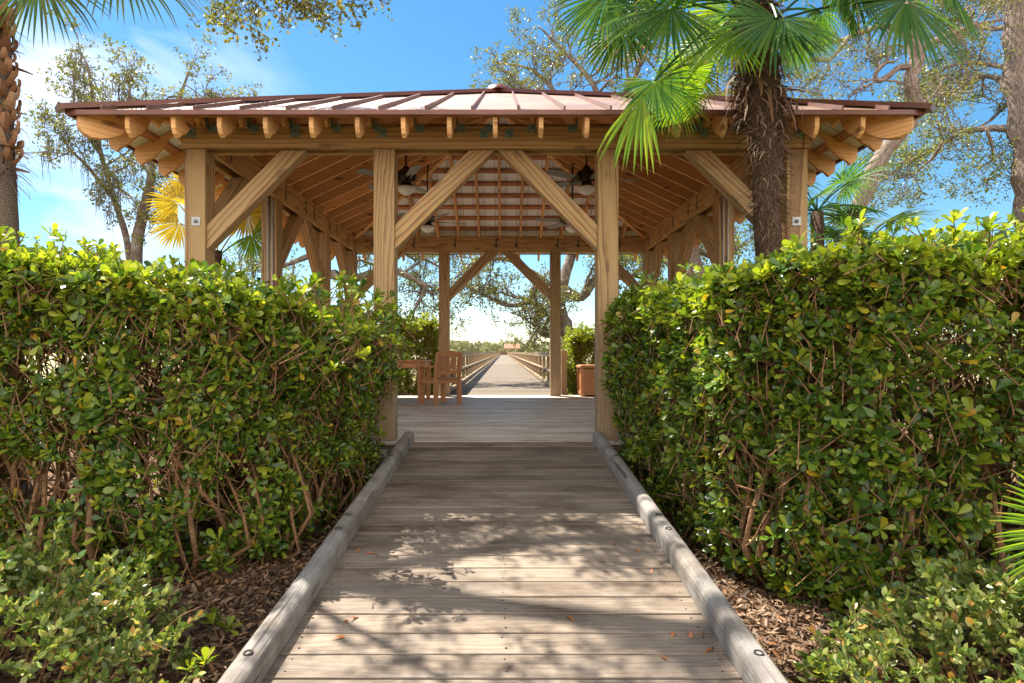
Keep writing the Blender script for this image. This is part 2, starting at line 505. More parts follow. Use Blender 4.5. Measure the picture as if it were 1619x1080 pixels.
MAT['seam'] = plain('brown_seam', (0.17, 0.082, 0.06), rough=0.45, vary=0.2, scale=5)
MAT['bronze'] = plain('fan_bronze', (0.035, 0.022, 0.016), rough=0.35, metal=0.6, vary=0.3, scale=30)
MAT['blade'] = plain('fan_blade', (0.22, 0.22, 0.19), rough=0.5, vary=0.12, scale=6)
MAT['glass'] = plain('frosted_glass', (0.86, 0.84, 0.78), rough=0.3, vary=0.03)
MAT['conduit'] = plain('grey_conduit', (0.48, 0.45, 0.42), rough=0.5, vary=0.1)
MAT['copper_roof'] = plain('far_roof_metal', (0.24, 0.092, 0.034), rough=0.6, vary=0.15, scale=1.5)
MAT['moss'] = plain('spanish_moss', (0.16, 0.15, 0.12), rough=0.95, vary=0.3)
MAT['hedge'] = leafmat('pittosporum_leaf', [(0.0, (0.032, 0.068, 0.012)), (0.35, (0.078, 0.15, 0.018)), (0.7, (0.17, 0.255, 0.028)), (0.965, (0.36, 0.38, 0.035)), (0.978, (0.50, 0.32, 0.025)), (1.0, (0.45, 0.24, 0.03))], rough=0.27, trans=0.38)
MAT['hedge_tip'] = leafmat('pittosporum_new_leaf', [(0.0, (0.12, 0.19, 0.014)), (0.5, (0.25, 0.31, 0.024)), (1.0, (0.42, 0.42, 0.045))], rough=0.3, trans=0.45)
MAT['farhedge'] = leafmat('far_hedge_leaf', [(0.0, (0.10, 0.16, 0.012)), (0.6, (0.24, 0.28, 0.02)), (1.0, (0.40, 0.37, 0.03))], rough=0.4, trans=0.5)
MAT['smallleaf'] = leafmat('small_shrub_leaf', [(0.0, (0.07, 0.13, 0.03)), (0.5, (0.18, 0.235, 0.05)), (0.82, (0.36, 0.37, 0.10)), (0.93, (0.42, 0.42, 0.18)), (0.96, (0.46, 0.24, 0.07)), (1.0, (0.40, 0.20, 0.06))], rough=0.33, trans=0.3)
MAT['oakleaf'] = leafmat('oak_leaf', [(0.0, (0.07, 0.09, 0.024)), (0.5, (0.15, 0.175, 0.04)), (0.85, (0.25, 0.25, 0.06)), (1.0, (0.30, 0.24, 0.07))], rough=0.4, trans=0.4, tint=(1.2, 1.15, 0.6))
MAT['oakleaf2'] = leafmat('oak_leaf_green', [(0.0, (0.075, 0.105, 0.022)), (0.5, (0.16, 0.205, 0.036)), (1.0, (0.30, 0.31, 0.06))], rough=0.4, trans=0.4, tint=(1.2, 1.2, 0.6))
MAT['frond'] = leafmat('windmill_frond', [(0.0, (0.025, 0.085, 0.022)), (0.6, (0.05, 0.13, 0.025)), (1.0, (0.10, 0.18, 0.03))], rough=0.5, trans=0.42, spec=0.3, tint=(2.1, 1.9, 0.5), tips=(0.30, 0.20, 0.09))
MAT['frond_lime'] = leafmat('lime_frond', [(0.0, (0.09, 0.20, 0.015)), (0.6, (0.17, 0.28, 0.02)), (1.0, (0.27, 0.36, 0.03))], rough=0.45, trans=0.5, spec=0.3, tint=(1.5, 1.5, 0.5), tips=(0.36, 0.24, 0.08))
MAT['frond_sabal'] = leafmat('sabal_frond', [(0.0, (0.05, 0.10, 0.03)), (0.6, (0.09, 0.15, 0.04)), (1.0, (0.16, 0.19, 0.05))], rough=0.45, trans=0.3, spec=0.3, tips=(0.30, 0.20, 0.10))
MAT['frond_yellow'] = leafmat('yellow_frond', [(0.0, (0.42, 0.28, 0.012)), (0.6, (0.60, 0.42, 0.02)), (1.0, (0.66, 0.50, 0.04))], rough=0.4, trans=0.4, tint=(1.1, 1.1, 0.6))
MAT['frond_dead'] = leafmat('dead_frond', [(0.0, (0.11, 0.05, 0.022)), (1.0, (0.22, 0.11, 0.05))], rough=0.7, trans=0.15, tint=(1, 1, 1))
MAT['fibre'] = leafmat('palm_fibre', [(0.0, (0.06, 0.033, 0.02)), (0.6, (0.16, 0.095, 0.06)), (0.9, (0.27, 0.18, 0.12)), (1.0, (0.42, 0.31, 0.20))], rough=0.85, trans=0.12, spec=0.1, tint=(1, 1, 1))
MAT['boot'] = leafmat('palm_boot', [(0.0, (0.17, 0.085, 0.045)), (0.6, (0.33, 0.17, 0.085)), (1.0, (0.46, 0.29, 0.17))], rough=0.8, trans=0.0, spec=0.15, tint=(1, 1, 1))
MAT['stem'] = bark('shrub_stem', (0.46, 0.27, 0.14), (0.22, 0.11, 0.055), scale=60, stretch=0.3)
MAT['bark'] = bark('oak_bark', (0.34, 0.26, 0.20), (0.09, 0.06, 0.045), scale=26, stretch=0.3, lichen=(0.36, 0.34, 0.28))
MAT['bark_pine'] = bark('grey_bark', (0.46, 0.37, 0.31), (0.14, 0.095, 0.07), scale=30, stretch=0.16)
MAT['bark_palm'] = bark('palm_bark', (0.33, 0.27, 0.21), (0.14, 0.10, 0.075), scale=24, stretch=2.2)
MAT['fibre_trunk'] = bark('fibre_trunk', (0.19, 0.12, 0.08), (0.045, 0.025, 0.016), scale=50, stretch=0.2)
MAT['litter'] = leafmat('leaf_litter', [(0.0, (0.07, 0.038, 0.02)), (0.5, (0.17, 0.095, 0.05)), (0.85, (0.30, 0.185, 0.10)), (1.0, (0.32, 0.14, 0.05))], rough=0.6, trans=0.1, tint=(1, 1, 1))
MAT['fallen'] = leafmat('fallen_leaf', [(0.0, (0.34, 0.10, 0.03)), (1.0, (0.44, 0.16, 0.05))], rough=0.5, trans=0.15, tint=(1, 1, 1))
MAT['treeline'] = leafmat('treeline_leaf', [(0.0, (0.14, 0.15, 0.08)), (0.6, (0.22, 0.23, 0.11)), (1.0, (0.32, 0.32, 0.16))], rough=0.8, trans=0.2, spec=0.1, tint=(1, 1, 1))  # leaf colour paled to stand in for the haze of distance
MAT['marshgrass'] = leafmat('marsh_grass', [(0.0, (0.10, 0.075, 0.03)), (0.6, (0.20, 0.15, 0.065)), (1.0, (0.30, 0.23, 0.11))], rough=0.7, trans=0.2, spec=0.1, tint=(1, 1, 1))


def ceiling_mat():
    m, nt, N, L, bs, out = new_mat('white_boards')
    at = N.new('ShaderNodeAttribute'); at.attribute_name = 'wc'
    sep = N.new('ShaderNodeSeparateXYZ'); L.new(at.outputs['Vector'], sep.inputs[0])
    fr = math_node(N, L, 'FRACT', math_node(N, L, 'MULTIPLY', sep.outputs['X'], 1 / 0.2075))
    ln = math_node(N, L, 'LESS_THAN', fr, 0.045)
    nz = N.new('ShaderNodeTexNoise'); nz.inputs['Scale'].default_value = 2.5; nz.inputs['Detail'].default_value = 5
    L.new(at.outputs['Vector'], nz.inputs['Vector'])
    r = ramp(N, [(0.3, (0.84, 0.84, 0.80)), (0.7, (0.90, 0.90, 0.88))]); L.new(nz.outputs['Fac'], r.inputs['Fac'])
    L.new(mixrgb(N, L, ln, r.outputs[0], (0.34, 0.33, 0.30)), bs.inputs['Base Color'])
    bs.inputs['Roughness'].default_value = 0.55
    return m


MAT['ceiling'] = ceiling_mat()


def ground_mat():
    m, nt, N, L, bs, out = new_mat('soil_and_marsh')
    geo = N.new('ShaderNodeNewGeometry')
    sep = N.new('ShaderNodeSeparateXYZ'); L.new(geo.outputs['Position'], sep.inputs[0])
    nz = N.new('ShaderNodeTexNoise'); nz.inputs['Scale'].default_value = 6; nz.inputs['Detail'].default_value = 8
    L.new(geo.outputs['Position'], nz.inputs['Vector'])
    soil = ramp(N, [(0.3, (0.07, 0.042, 0.026)), (0.7, (0.17, 0.105, 0.06))]); L.new(nz.outputs['Fac'], soil.inputs['Fac'])
    n2 = N.new('ShaderNodeTexNoise'); n2.inputs['Scale'].default_value = 0.05; n2.inputs['Detail'].default_value = 8
    mp = N.new('ShaderNodeMapping'); mp.inputs['Scale'].default_value = (0.4, 1.5, 1); L.new(geo.outputs['Position'], mp.inputs['Vector']); L.new(mp.outputs[0], n2.inputs['Vector'])
    mar = ramp(N, [(0.35, (0.22, 0.19, 0.10)), (0.55, (0.33, 0.28, 0.15)), (0.7, (0.40, 0.37, 0.27))]); L.new(n2.outputs['Fac'], mar.inputs['Fac'])
    mr = N.new('ShaderNodeMapRange'); mr.inputs['From Min'].default_value = 16; mr.inputs['From Max'].default_value = 24
    L.new(sep.outputs['Y'], mr.inputs['Value'])
    L.new(mixrgb(N, L, mr.outputs[0], soil.outputs[0], mar.outputs[0]), bs.inputs['Base Color'])
    bs.inputs['Roughness'].default_value = 0.95; bs.inputs['Specular IOR Level'].default_value = 0.1
    b = N.new('ShaderNodeBump'); b.inputs['Strength'].default_value = 0.6; b.inputs['Distance'].default_value = 0.03
    L.new(nz.outputs['Fac'], b.inputs['Height']); L.new(b.outputs[0], bs.inputs['Normal'])
    return m


MAT['ground'] = ground_mat()


# ------------------------------------------------------------------ ground
def gz(x, y):
    z = -0.45
    if y < 3: z -= (3 - y) * 0.05
    if y > 14: z -= min(1.0, (y - 14) / 10) * 0.85
    return z


def rz_(y):
    """top of the ramp"""
    return -(6.0 - y) * 0.087


ys = [-60, -20, -8, -4] + [i * 0.5 for i in range(-6, 60)] + [32, 36, 42, 50, 65, 90, 140, 250, 500, 1000, 3000]
xs = [-3000, -900, -300, -100, -40, -20, -12] + [i * 0.5 for i in range(-18, 19)] + [12, 20, 40, 100, 300, 900, 3000]
GV, GF = [], []
for y in ys:
    for x in xs:
        b = 0.0
        if abs(x) < 10 and -4 < y < 20: b = 0.035 * mnoise.noise(Vector((x * 0.9, y * 0.9, 3.1)))
        GV.append((x, y, gz(x, y) + b))
nx = len(xs)
for j in range(len(ys) - 1):
    for i in range(nx - 1):
        GF.append((j * nx + i, j * nx + i + 1, (j + 1) * nx + i + 1, (j + 1) * nx + i))
ground = raw_mesh('ground', np.array(GV), np.array(GF), MAT['ground'])
tag(ground, kind='structure')

# ------------------------------------------------------------------ ramp
rb = MB()
y = -1.6
slope_up = Vector((0, -0.087, 1)).normalized()
while y < 5.93:
    w = 0.145
    y1 = min(y + w, 5.96)
    yc = (y + y1) / 2
    jit = random.uniform(-0.0015, 0.0015)
    rb.beam((-0.99 + random.uniform(-.006, .006), yc, rz_(yc) - 0.019 + jit), (0.99 + random.uniform(-.006, .006), yc, rz_(yc) - 0.019 + jit), y1 - y, 0.038, up=slope_up)
    y += w + 0.0085
ramp_o = rb.build('ramp_path', MAT['ramp'], bevel=0.004)
tag(ramp_o, kind='structure')
nb = MB()
yy = -1.6
while yy < 5.9:
    for x in (-0.84, 0.0, 0.84):
        for dy in (0.035, 0.112):
            if yy > 0.8: nb.lathe([(0.0005, 0.0012), (0.0042, 0.001), (0.0048, -0.002)], (x + random.uniform(-.012, .012), yy + dy, rz_(yy + dy) + 0.001), 6, axis=tuple(slope_up))
    yy += 0.1535
tag(nb.build('ramp_screws', MAT['hole']), kind='structure')
# joists that carry the ramp boards
jb = MB()
for x in (-0.85, 0, 0.85):
    jb.beam((x, -1.6, rz_(-1.6) - 0.10), (x, 5.9, rz_(5.9) - 0.10), 0.04, 0.118)
tag(jb.build('ramp_frame', MAT['darkwood']), kind='structure')


def kerb(side, label):
    x = side * 0.94
    y0, y1 = -1.6, 5.99
    t = empty('kerb_timber', (x, y1, 0))
    tag(t, label, 'kerb', 'kerb timbers edging the ramp')
    prof = []
    for k in range(13):
        a = math.pi * k / 12
        prof.append((0.050 * math.cos(a), 0.066 + 0.044 * math.sin(a) ** 0.8))
    prof = [(0.050, 0.0)] + prof + [(-0.050, 0.0)]
    n = 40
    V, F, W, S = [], [], [], []
    off = Vector((random.uniform(0, 20), 0.12, 0.18))
    rows = []
    for j in range(n + 3):
        if j <= n: yy = y0 + (y1 - 0.06 - y0) * j / n; sc = 1.0
        else: yy = y1 - 0.06 + 0.06 * (j - n) / 2; sc = 0.86 if j == n + 1 else 0.55
        wob = 0.008 * mnoise.noise(Vector((x * 3, yy * 0.8, 0)))
        base = rz_(yy) + 0.004
        for (a, b) in prof:
            V.append((a * sc + wob, yy - y1, base + b * (1 if sc == 1 else (0.94 if j == n + 1 else 0.7))))
            W.append(tuple(off + Vector((yy, a, b))))
    m = len(prof)
    for j in range(n + 2):
        for k in range(m - 1):
            F.append((j * m + k, j * m + k + 1, (j + 1) * m + k + 1, (j + 1) * m + k)); S.append(True)
    F.append(tuple(range((n + 2) * m, (n + 3) * m))); S.append(False)
    F.append(tuple(range(m))[::-1]); S.append(False)
    mb = MB(); mb.v = [Vector(q) for q in V]; mb.w = [Vector(q) for q in W]; mb.r = [0.5] * len(V); mb.f = [list(q) for q in F]; mb.sm = S
    mb.build('timber', MAT['kerb'], t)
    for yb in (5.0, 3.62, 3.40, 2.2, 1.98, 0.9):
        hb = MB()
        c = Vector((0, yb - y1, rz_(yb) + 0.1145))
        hb.lathe([(0.012, -0.01), (0.012, 0.002), (0.0145, 0.003), (0.018, 0.0025), (0.019, -0.001), (0.019, -0.03)], c, sides=14, axis=tuple(slope_up))
        hb.build('bolt_hole', MAT['hole'], t)
    return t


kerb(-1, 'rounded grey timber kerb along the left edge of the wooden ramp')
kerb(1, 'rounded grey timber kerb along the right edge of the wooden ramp')

# ------------------------------------------------------------------ pavilion
CY, PX0 = 9.16, -0.075
PAV = empty('pavilion', (PX0, CY, 0))
tag(PAV, 'open timber pavilion with hipped brown metal roof at the top of the ramp', 'pavilion')
EH, PITCH, ZE = 3.80, 0.476, 3.04
PC, PM, PH = 3.035, 1.13, 0.105          # corner / middle post centres, half post
ZB0, ZB1 = 2.94, 3.16                    # wall plate


def sheet(yabs): return ZE + (EH - yabs) * PITCH


def side_copies(o, ks=(1, 2, 3)):
    for k in ks:
        c = o.copy(); COL.objects.link(c); c.parent = PAV
        c.rotation_euler = (0, 0, k * math.pi / 2)
        if abs(o.location.x) + abs(o.location.y) > 1e-6:
            c.location = Matrix.Rotation(k * math.pi / 2, 3, 'Z') @ o.location


# deck floor
db = MB()
y = -3.18
while y < 3.22:
    y1 = y + 0.137
    db.beam((-3.24, (y + y1) / 2, -0.019 + random.uniform(-.001, .001)), (3.24, (y + y1) / 2, -0.019 + random.uniform(-.001, .001)), y1 - y, 0.038)
    y = y1 + 0.006
db.build('deck', MAT['deck'], PAV, bevel=0.003)
sb = MB()
for s in (-1, 1):
    for z0, z1 in ((-0.235, -0.042), (-0.44, -0.243)):
        sb.box(*((-3.22, -1.00) if s < 0 else (1.15, 3.22)), -3.17, -3.125, z0, z1)
    sb.box(*sorted((s * 3.18, s * 3.22)), -3.115, 3.20, -0.44, -0.042)
sb.box(-0.99, 1.14, -3.115, -3.075, -0.44, -0.06)
sb.box(-3.22, 3.22, 3.205, 3.24, -0.7, -0.042)
sb.build('skirt', MAT['darkwood'], PAV)
for px in (607, 985):
    z = 0.89 - (716 - 557) / 157
    pb = MB(); x = (px - VX) / 157 - PX0
    if px > 900: x = 1.29
    pb.box(x - .04, x + .04, -3.178, -3.172, z - .04, z + .04)
    pb.lathe([(0.014, 0), (0.014, 0.012), (0.001, 0.014)], (x, -3.178, z), 8, axis=(0, -1, 0))
    pb.build('bolt_plate', MAT['zinc'], PAV)

# posts
post_xy = []
for k in range(4):
    Rm = Matrix.Rotation(k * math.pi / 2, 3, 'Z')
    for x in (-PC, -PM, PM):
        post_xy.append(Rm @ Vector((x, -PC, 0)))
for q in post_xy:
    mb = MB(); mb.beam((0, 0, 0.001), (0, 0, ZB0 - 0.001), 2 * PH, 2 * PH, up=(0, 1, 0))
    o = mb.build('post', MAT['post'], PAV, bevel=0.006); o.location = (q.x, q.y, 0)
for x in (-3.02, 3.025):
    pb = MB()
    z = 0.89 + (557 - 350) / 157
    pb.box(x - .043, x + .043, -PC - PH - 0.008, -PC - PH - 0.001, z - .043, z + .043)
    pb.lathe([(0.02, 0), (0.02, 0.012), (0.012, 0.018), (0.012, 0.03), (0.001, 0.031)], (x, -PC - PH - 0.008, z), 6, axis=(0, -1, 0))
    pb.build('bolt_plate', MAT['zinc'], PAV)

# doubled wall plates, one side then copies
mb = MB()
mb.box(-PC - PH - 0.02, PC + PH - 0.055, -PC - PH - 0.02, -PC - PH + 0.045, ZB0, ZB1)
o = mb.build('beam', MAT['beam'], PAV, bevel=0.005); side_copies(o)
mb = MB()
mb.box(-PC + PH - 0.045, PC - PH + 0.0, -PC + PH - 0.055, -PC + PH, ZB0, ZB1 + 0.09)
o = mb.build('beam', MAT['beam'], PAV, bevel=0.005); side_copies(o)


def brace(x0, dirx):
    """45 degree brace from a post, leaning along the side"""
    s = dirx
    a = Vector((x0 + s * (PH - 0.005), -PC, ZB0 - 0.86)); b = Vector((x0 + s * (PH + 0.86), -PC, ZB0 - 0.004))
    # clipped parallelogram so it meets post and plate flush
    h = 0.125
    prof = [(0, -h), (0, h), (0.88 - h, 0.88), (0.88 + h, 0.88)]
    mb = MB()
    # grain along the length of the brace
    d = Vector((s, 0, 1)).normalized(); u = Vector((-s, 0, 1)).normalized()
    o_ = Vector((x0 + s * (PH - 0.002), -PC, ZB0 - 0.88 - 0.003))
    pts3 = [o_ + Vector((s * p, 0, q)) for p, q in prof]
    prof2 = [((p - o_).dot(d), (p - o_).dot(u)) for p in pts3]
    mb.prism(prof2, o_, d, u, (0, 1, 0), 0.14)
    o = mb.build('brace', MAT['post'], PAV, bevel=0.005)
    return o


for x0, s in ((-PC, 1), (-PM, 1), (PM, -1), (PC, -1)):
    side_copies(brace(x0, s))


# rafters with shaped tails
def rafter_profile(run, deep=0.205, lobe=0.205):
    # a = distance in from the eave, b = height (0 = sheet at the eave); the top runs parallel to the roof
    top = lambda a: ZE + a * PITCH - 0.040
    pts = [(0.03, top(0.03))]
    tail = [(0.03, .055), (0.035, .10), (0.06, .155), (0.10, .20), (0.155, lobe - .040 + .010), (0.22, lobe - .030), (0.275, lobe - .058), (0.315, .135), (0.345, .085),
            (0.375, .052), (0.41, .042), (0.44, .055), (0.47, .09), (0.50, .14)]
    for a, dpt in tail:
        pts.append((a, top(a) - dpt))
    a1 = 0.70
    for a in (0.52, 0.70):
        pts.append((a, ZB1 + 0.0))
    zin = lambda a: top(a) - deep
    a2 = 0.95
    pts.append((a1 + 0.06, max(ZB1, zin(a1 + 0.06))))
    pts.append((a2, zin(a2) if zin(a2) < top(a2) else top(a2)))
    pts.append((run, zin(run)))
    pts.append((run, top(run)))
    return pts


SP = 0.415
for i in range(-8, 9):
    x = i * SP
    run = EH - abs(x) - 0.05
    if run < 0.3: run = 0.3
    prof = rafter_profile(max(run, 1.0))
    if run < 1.0:
        prof = [p for p in rafter_profile(1.0) if p[0] <= run]
        a_end = run
        prof.append((run, prof[-1][1])); prof.append((run, ZE + run * PITCH - 0.040))
    mb = MB()
    mb.prism(prof, (x, -EH, 0), (0, 1, 0), (0, 0, 1), (1, 0, 0), 0.04)
    o = mb.build('rafter', MAT['rafter'], PAV); side_copies(o)
    # galvanised tie on the outside of the plate
    if abs(x) < 3.1:
        mb = MB(); s = 1 if x < 0 else -1
        yf = -PC - PH - 0.02
        mb.box(x + s * 0.024 - 0.0015, x + s * 0.024 + 0.0015, yf - 0.075, yf - 0.002, ZB1 - 0.035, ZB1 + 0.10)
        mb.box(*sorted((x + s * 0.022, x + s * 0.105)), yf - 0.006, yf - 0.002, ZB1 - 0.065, ZB1 + 0.015)
        o = mb.build('metal_tie', MAT['green_metal'], PAV); side_copies(o)
for px in (304, 467, 606, 765, 805, 1000, 1112, 1262):
    x = (px - VX) / 157 - PX0
    mb = MB(); yf = -PC - PH - 0.02; z = ZB1 - 0.075
    mb.box(x - .042, x + .042, yf - 0.009, yf - 0.0065, z - .042, z + .042)
    mb.lathe([(0.02, 0), (0.02, 0.01), (0.011, 0.016), (0.011, 0.026), (0.001, 0.027)], (x, yf - 0.009, z), 6, axis=(0, -1, 0))
    mb.build('bolt_plate', MAT['green_metal'], PAV)
# dark ties inside, on the plates of the left, right and back
for k in (1, 2, 3):
    for i in (-6, -4, -3, -1, 0, 2, 4, 6):
        x = i * SP + 0.07
        mb = MB(); yi = -PC + PH
        mb.box(x - 0.012, x + 0.012, yi + 0.001, yi + 0.006, ZB0 + 0.05, ZB1 + 0.03)
        mb.box(x + 0.0125, x + 0.05, yi + 0.001, yi + 0.005, ZB0 + 0.10, ZB0 + 0.135)
        o = mb.build('metal_tie', MAT['dark_metal'], PAV)
        o.rotation_euler = (0, 0, k * math.pi / 2)
# hip rafters
mb = MB()
prof = [(p[0] * math.sqrt(2), p[1] - 0.0) for p in rafter_profile(EH - 0.03, deep=0.23, lobe=0.25)]
e = Vector((1, 1, 0)).normalized()
mb.prism(prof, (-EH, -EH, 0), e, (0, 0, 1), Vector((1, -1, 0)).normalized(), 0.075)
o = mb.build('hip_rafter', MAT['rafter'], PAV); side_copies(o)

# purlins over the rafters
for k in range(13):
    ya = EH - (0.24 + 0.3 * k)
    if ya < 0.06: break
    zc = sheet(ya) - 0.042
    mb = MB()
    mb.beam((-ya + 0.02, -ya, zc), (ya - 0.02, -ya, zc), 0.085, 0.036, up=Vector((0, -PITCH, 1)).normalized())
    o = mb.build('purlin', MAT['purlin'], PAV); side_copies(o)

# white boards under the metal and the metal itself
ZA = sheet(0)
mb = MB()
for zo, mat_i in ((0.0, 0),):
    for k in range(4):
        Rm = Matrix.Rotation(k * math.pi / 2, 3, 'Z')
        n = len(mb.v)
        for dz in (-0.022, -0.004):
            for q in ((-EH + .02, -EH + .02, ZE + .02 * PITCH), (EH - .02, -EH + .02, ZE + .02 * PITCH), (0, 0, ZA)):
                mb.v.append(Rm @ Vector((q[0], q[1], q[2] + dz))); mb.w.append(Vector((q[0] + 20.05, q[1] * 1.107, 0))); mb.r.append(.5)
        mb.f += [[n, n + 2, n + 1], [n + 3, n + 4, n + 5], [n, n + 1, n + 4, n + 3]]; mb.sm += [False] * 3
mb.build('ceiling_boards', MAT['ceiling'], PAV)
mb = MB()
for k in range(4):
    Rm = Matrix.Rotation(k * math.pi / 2, 3, 'Z')
    n = len(mb.v)
    for dz in (0.0, 0.018):
        for q in ((-EH - .02, -EH - .02, ZE - .02 * PITCH), (EH + .02, -EH - .02, ZE - .02 * PITCH), (0, 0, ZA)):
            mb.v.append(Rm @ Vector((q[0], q[1], q[2] + dz))); mb.w.append(Vector(q)); mb.r.append(.5)
    mb.f += [[n, n + 2, n + 1], [n + 3, n + 4, n + 5], [n, n + 1, n + 4, n + 3]]; mb.sm += [False] * 3
roof = mb.build('roof', MAT['roof'], PAV)
nrm = Vector((0, -PITCH, 1)).normalized()
for k in range(4):
    Rm = Matrix.Rotation(k * math.pi / 2, 3, 'Z')
    for i in range(-9, 9):
        x = (i + 0.5) * SP
        ya = abs(x) + 0.06
        if EH - ya < 0.1: continue
        p0 = Vector((x, -EH - 0.012, ZE + 0.018 + 0.02)); p1 = Vector((x, -ya, sheet(ya) + 0.018 + 0.02))
        mb = MB(); mb.beam(Rm @ p0, Rm @ p1, 0.016, 0.036); mb.build('roof_seam', MAT['seam'], roof)
for k in range(4):
    mb = MB()
    c = Vector((-EH - 0.075, -EH - 0.075, ZE - 0.07 * PITCH + 0.042))
    d = Vector((0, 0, ZA + 0.045)) - c
    mb.beam(c, c + d * 0.992, 0.15, 0.046)
    o = mb.build('hip_cap', MAT['trim'], roof); o.rotation_euler = (0, 0, k * math.pi / 2)
mb = MB(); mb.lathe([(0.001, 0.10), (0.10, 0.085), (0.20, 0.03), (0.22, -0.02)], (0, 0, ZA + 0.03), 8)
mb.build('roof_cap', MAT['trim'], roof)
mb = MB()
mb.box(-EH - 0.03, EH + 0.005, -EH - 0.036, -EH - 0.008, ZE - 0.030, ZE + 0.012)
o = mb.build('fascia', MAT['trim'], PAV); side_copies(o)

# conduits on the side posts
for s in (-1, 1):
    for dx in (0.03, 0.09):
        mb = MB()
        x = s * (PC - 0.02 + dx - 0.06); yy = -PM - PH - 0.016
        mb.tube([(x, yy, 0.02), (x, yy, 1.2), (x, yy, ZB0 + 0.1)], 0.012, 8)
        mb.build('conduit', MAT['conduit'], PAV)
    mb = MB(); mb.box(s * PC - 0.035, s * PC + 0.035, -PM - PH - 0.075, -PM - PH - 0.03, 1.33, 1.45)
    mb.build('outlet_box', MAT['conduit'], PAV)

# ------------------------------------------------------------------ ceiling fans
def make_fan():
    t = empty('ceiling_fan')
    zc = 0.0
    mb = MB(); mb.tube([(0, 0, 0.18), (0, 0, 1.06)], 0.013, 8); mb.lathe([(0.001, 0.24), (0.03, 0.23), (0.055, 0.19), (0.06, 0.165)], (0, 0, 0), 14)
    mb.build('rod', MAT['bronze'], t)
    mb = MB(); mb.lathe([(0.05, 0.18), (0.10, 0.165), (0.135, 0.12), (0.14, 0.085), (0.12, 0.05), (0.075, 0.03), (0.07, -0.01), (0.085, -0.02), (0.085, -0.045), (0.001, -0.045)], (0, 0, 0), 20)
    mb.build('motor', MAT['bronze'], t)
    mb = MB(); mb.lathe([(0.10, -0.045), (0.125, -0.06), (0.12, -0.085), (0.085, -0.12), (0.045, -0.142), (0.012, -0.152), (0.001, -0.16)], (0, 0, 0), 20)
    mb.build('light_shade', MAT['glass'], t)
    mb = MB(); mb.tube([(0.06, -0.02, -0.04), (0.062, -0.02, -0.25), (0.06, -0.02, -0.36)], 0.0022, 5); mb.lathe([(0.001, 0), (0.008, -0.01), (0.009, -0.03), (0.001, -0.035)], (0.06, -0.02, -0.36), 8)
    mb.build('pull_chain', MAT['zinc'], t)
    for k in range(5):
        bm_ = MB()
        prof = [(0.20, -0.045), (0.30, -0.062), (0.56, -0.068), (0.655, -0.06), (0.68, -0.03), (0.68, 0.03), (0.655, 0.06), (0.56, 0.068), (0.30, 0.062), (0.20, 0.045)]
        bm_.prism(prof, (0, 0, 0.045), (1, 0, 0), Vector((0, 1, 0.22)).normalized(), Vector((0, -0.22, 1)).normalized(), 0.009)
        b = bm_.build('blade', MAT['blade'], t)
        ab = MB(); ab.prism([(0.08, -0.02), (0.16, -0.045), (0.24, -0.03), (0.24, 0.03), (0.16, 0.045), (0.08, 0.02)], (0, 0, 0.034), (1, 0, 0), Vector((0, 1, 0.22)).normalized(), Vector((0, -0.22, 1)).normalized(), 0.008)
        a = ab.build('blade_arm', MAT['bronze'], b)
        b.rotation_euler = (0, 0, k * 2 * math.pi / 5)
    return t


fan = make_fan()
fan_specs = [(-1.28, -1.31, 0.05, 'dark ceiling fan with grey blades, nearest one on the left under the roof'),
             (1.09, -1.31, 0.02, 'dark ceiling fan with grey blades, nearest one on the right under the roof'),
             (-1.31, 1.15, 0.30, 'dark ceiling fan with grey blades over the table, at the back left'),
             (1.19, 1.15, 0.9, 'dark ceiling fan with grey blades at the back right under the roof')]
for i, (x, yl, a, lab) in enumerate(fan_specs):
    f = fan if i == 0 else copy_tree(fan)
    f.location = (x, CY + yl, 3.105); f.rotation_euler = (0, 0, a)
    tag(f, lab, 'ceiling fan', 'ceiling fans under the pavilion roof')

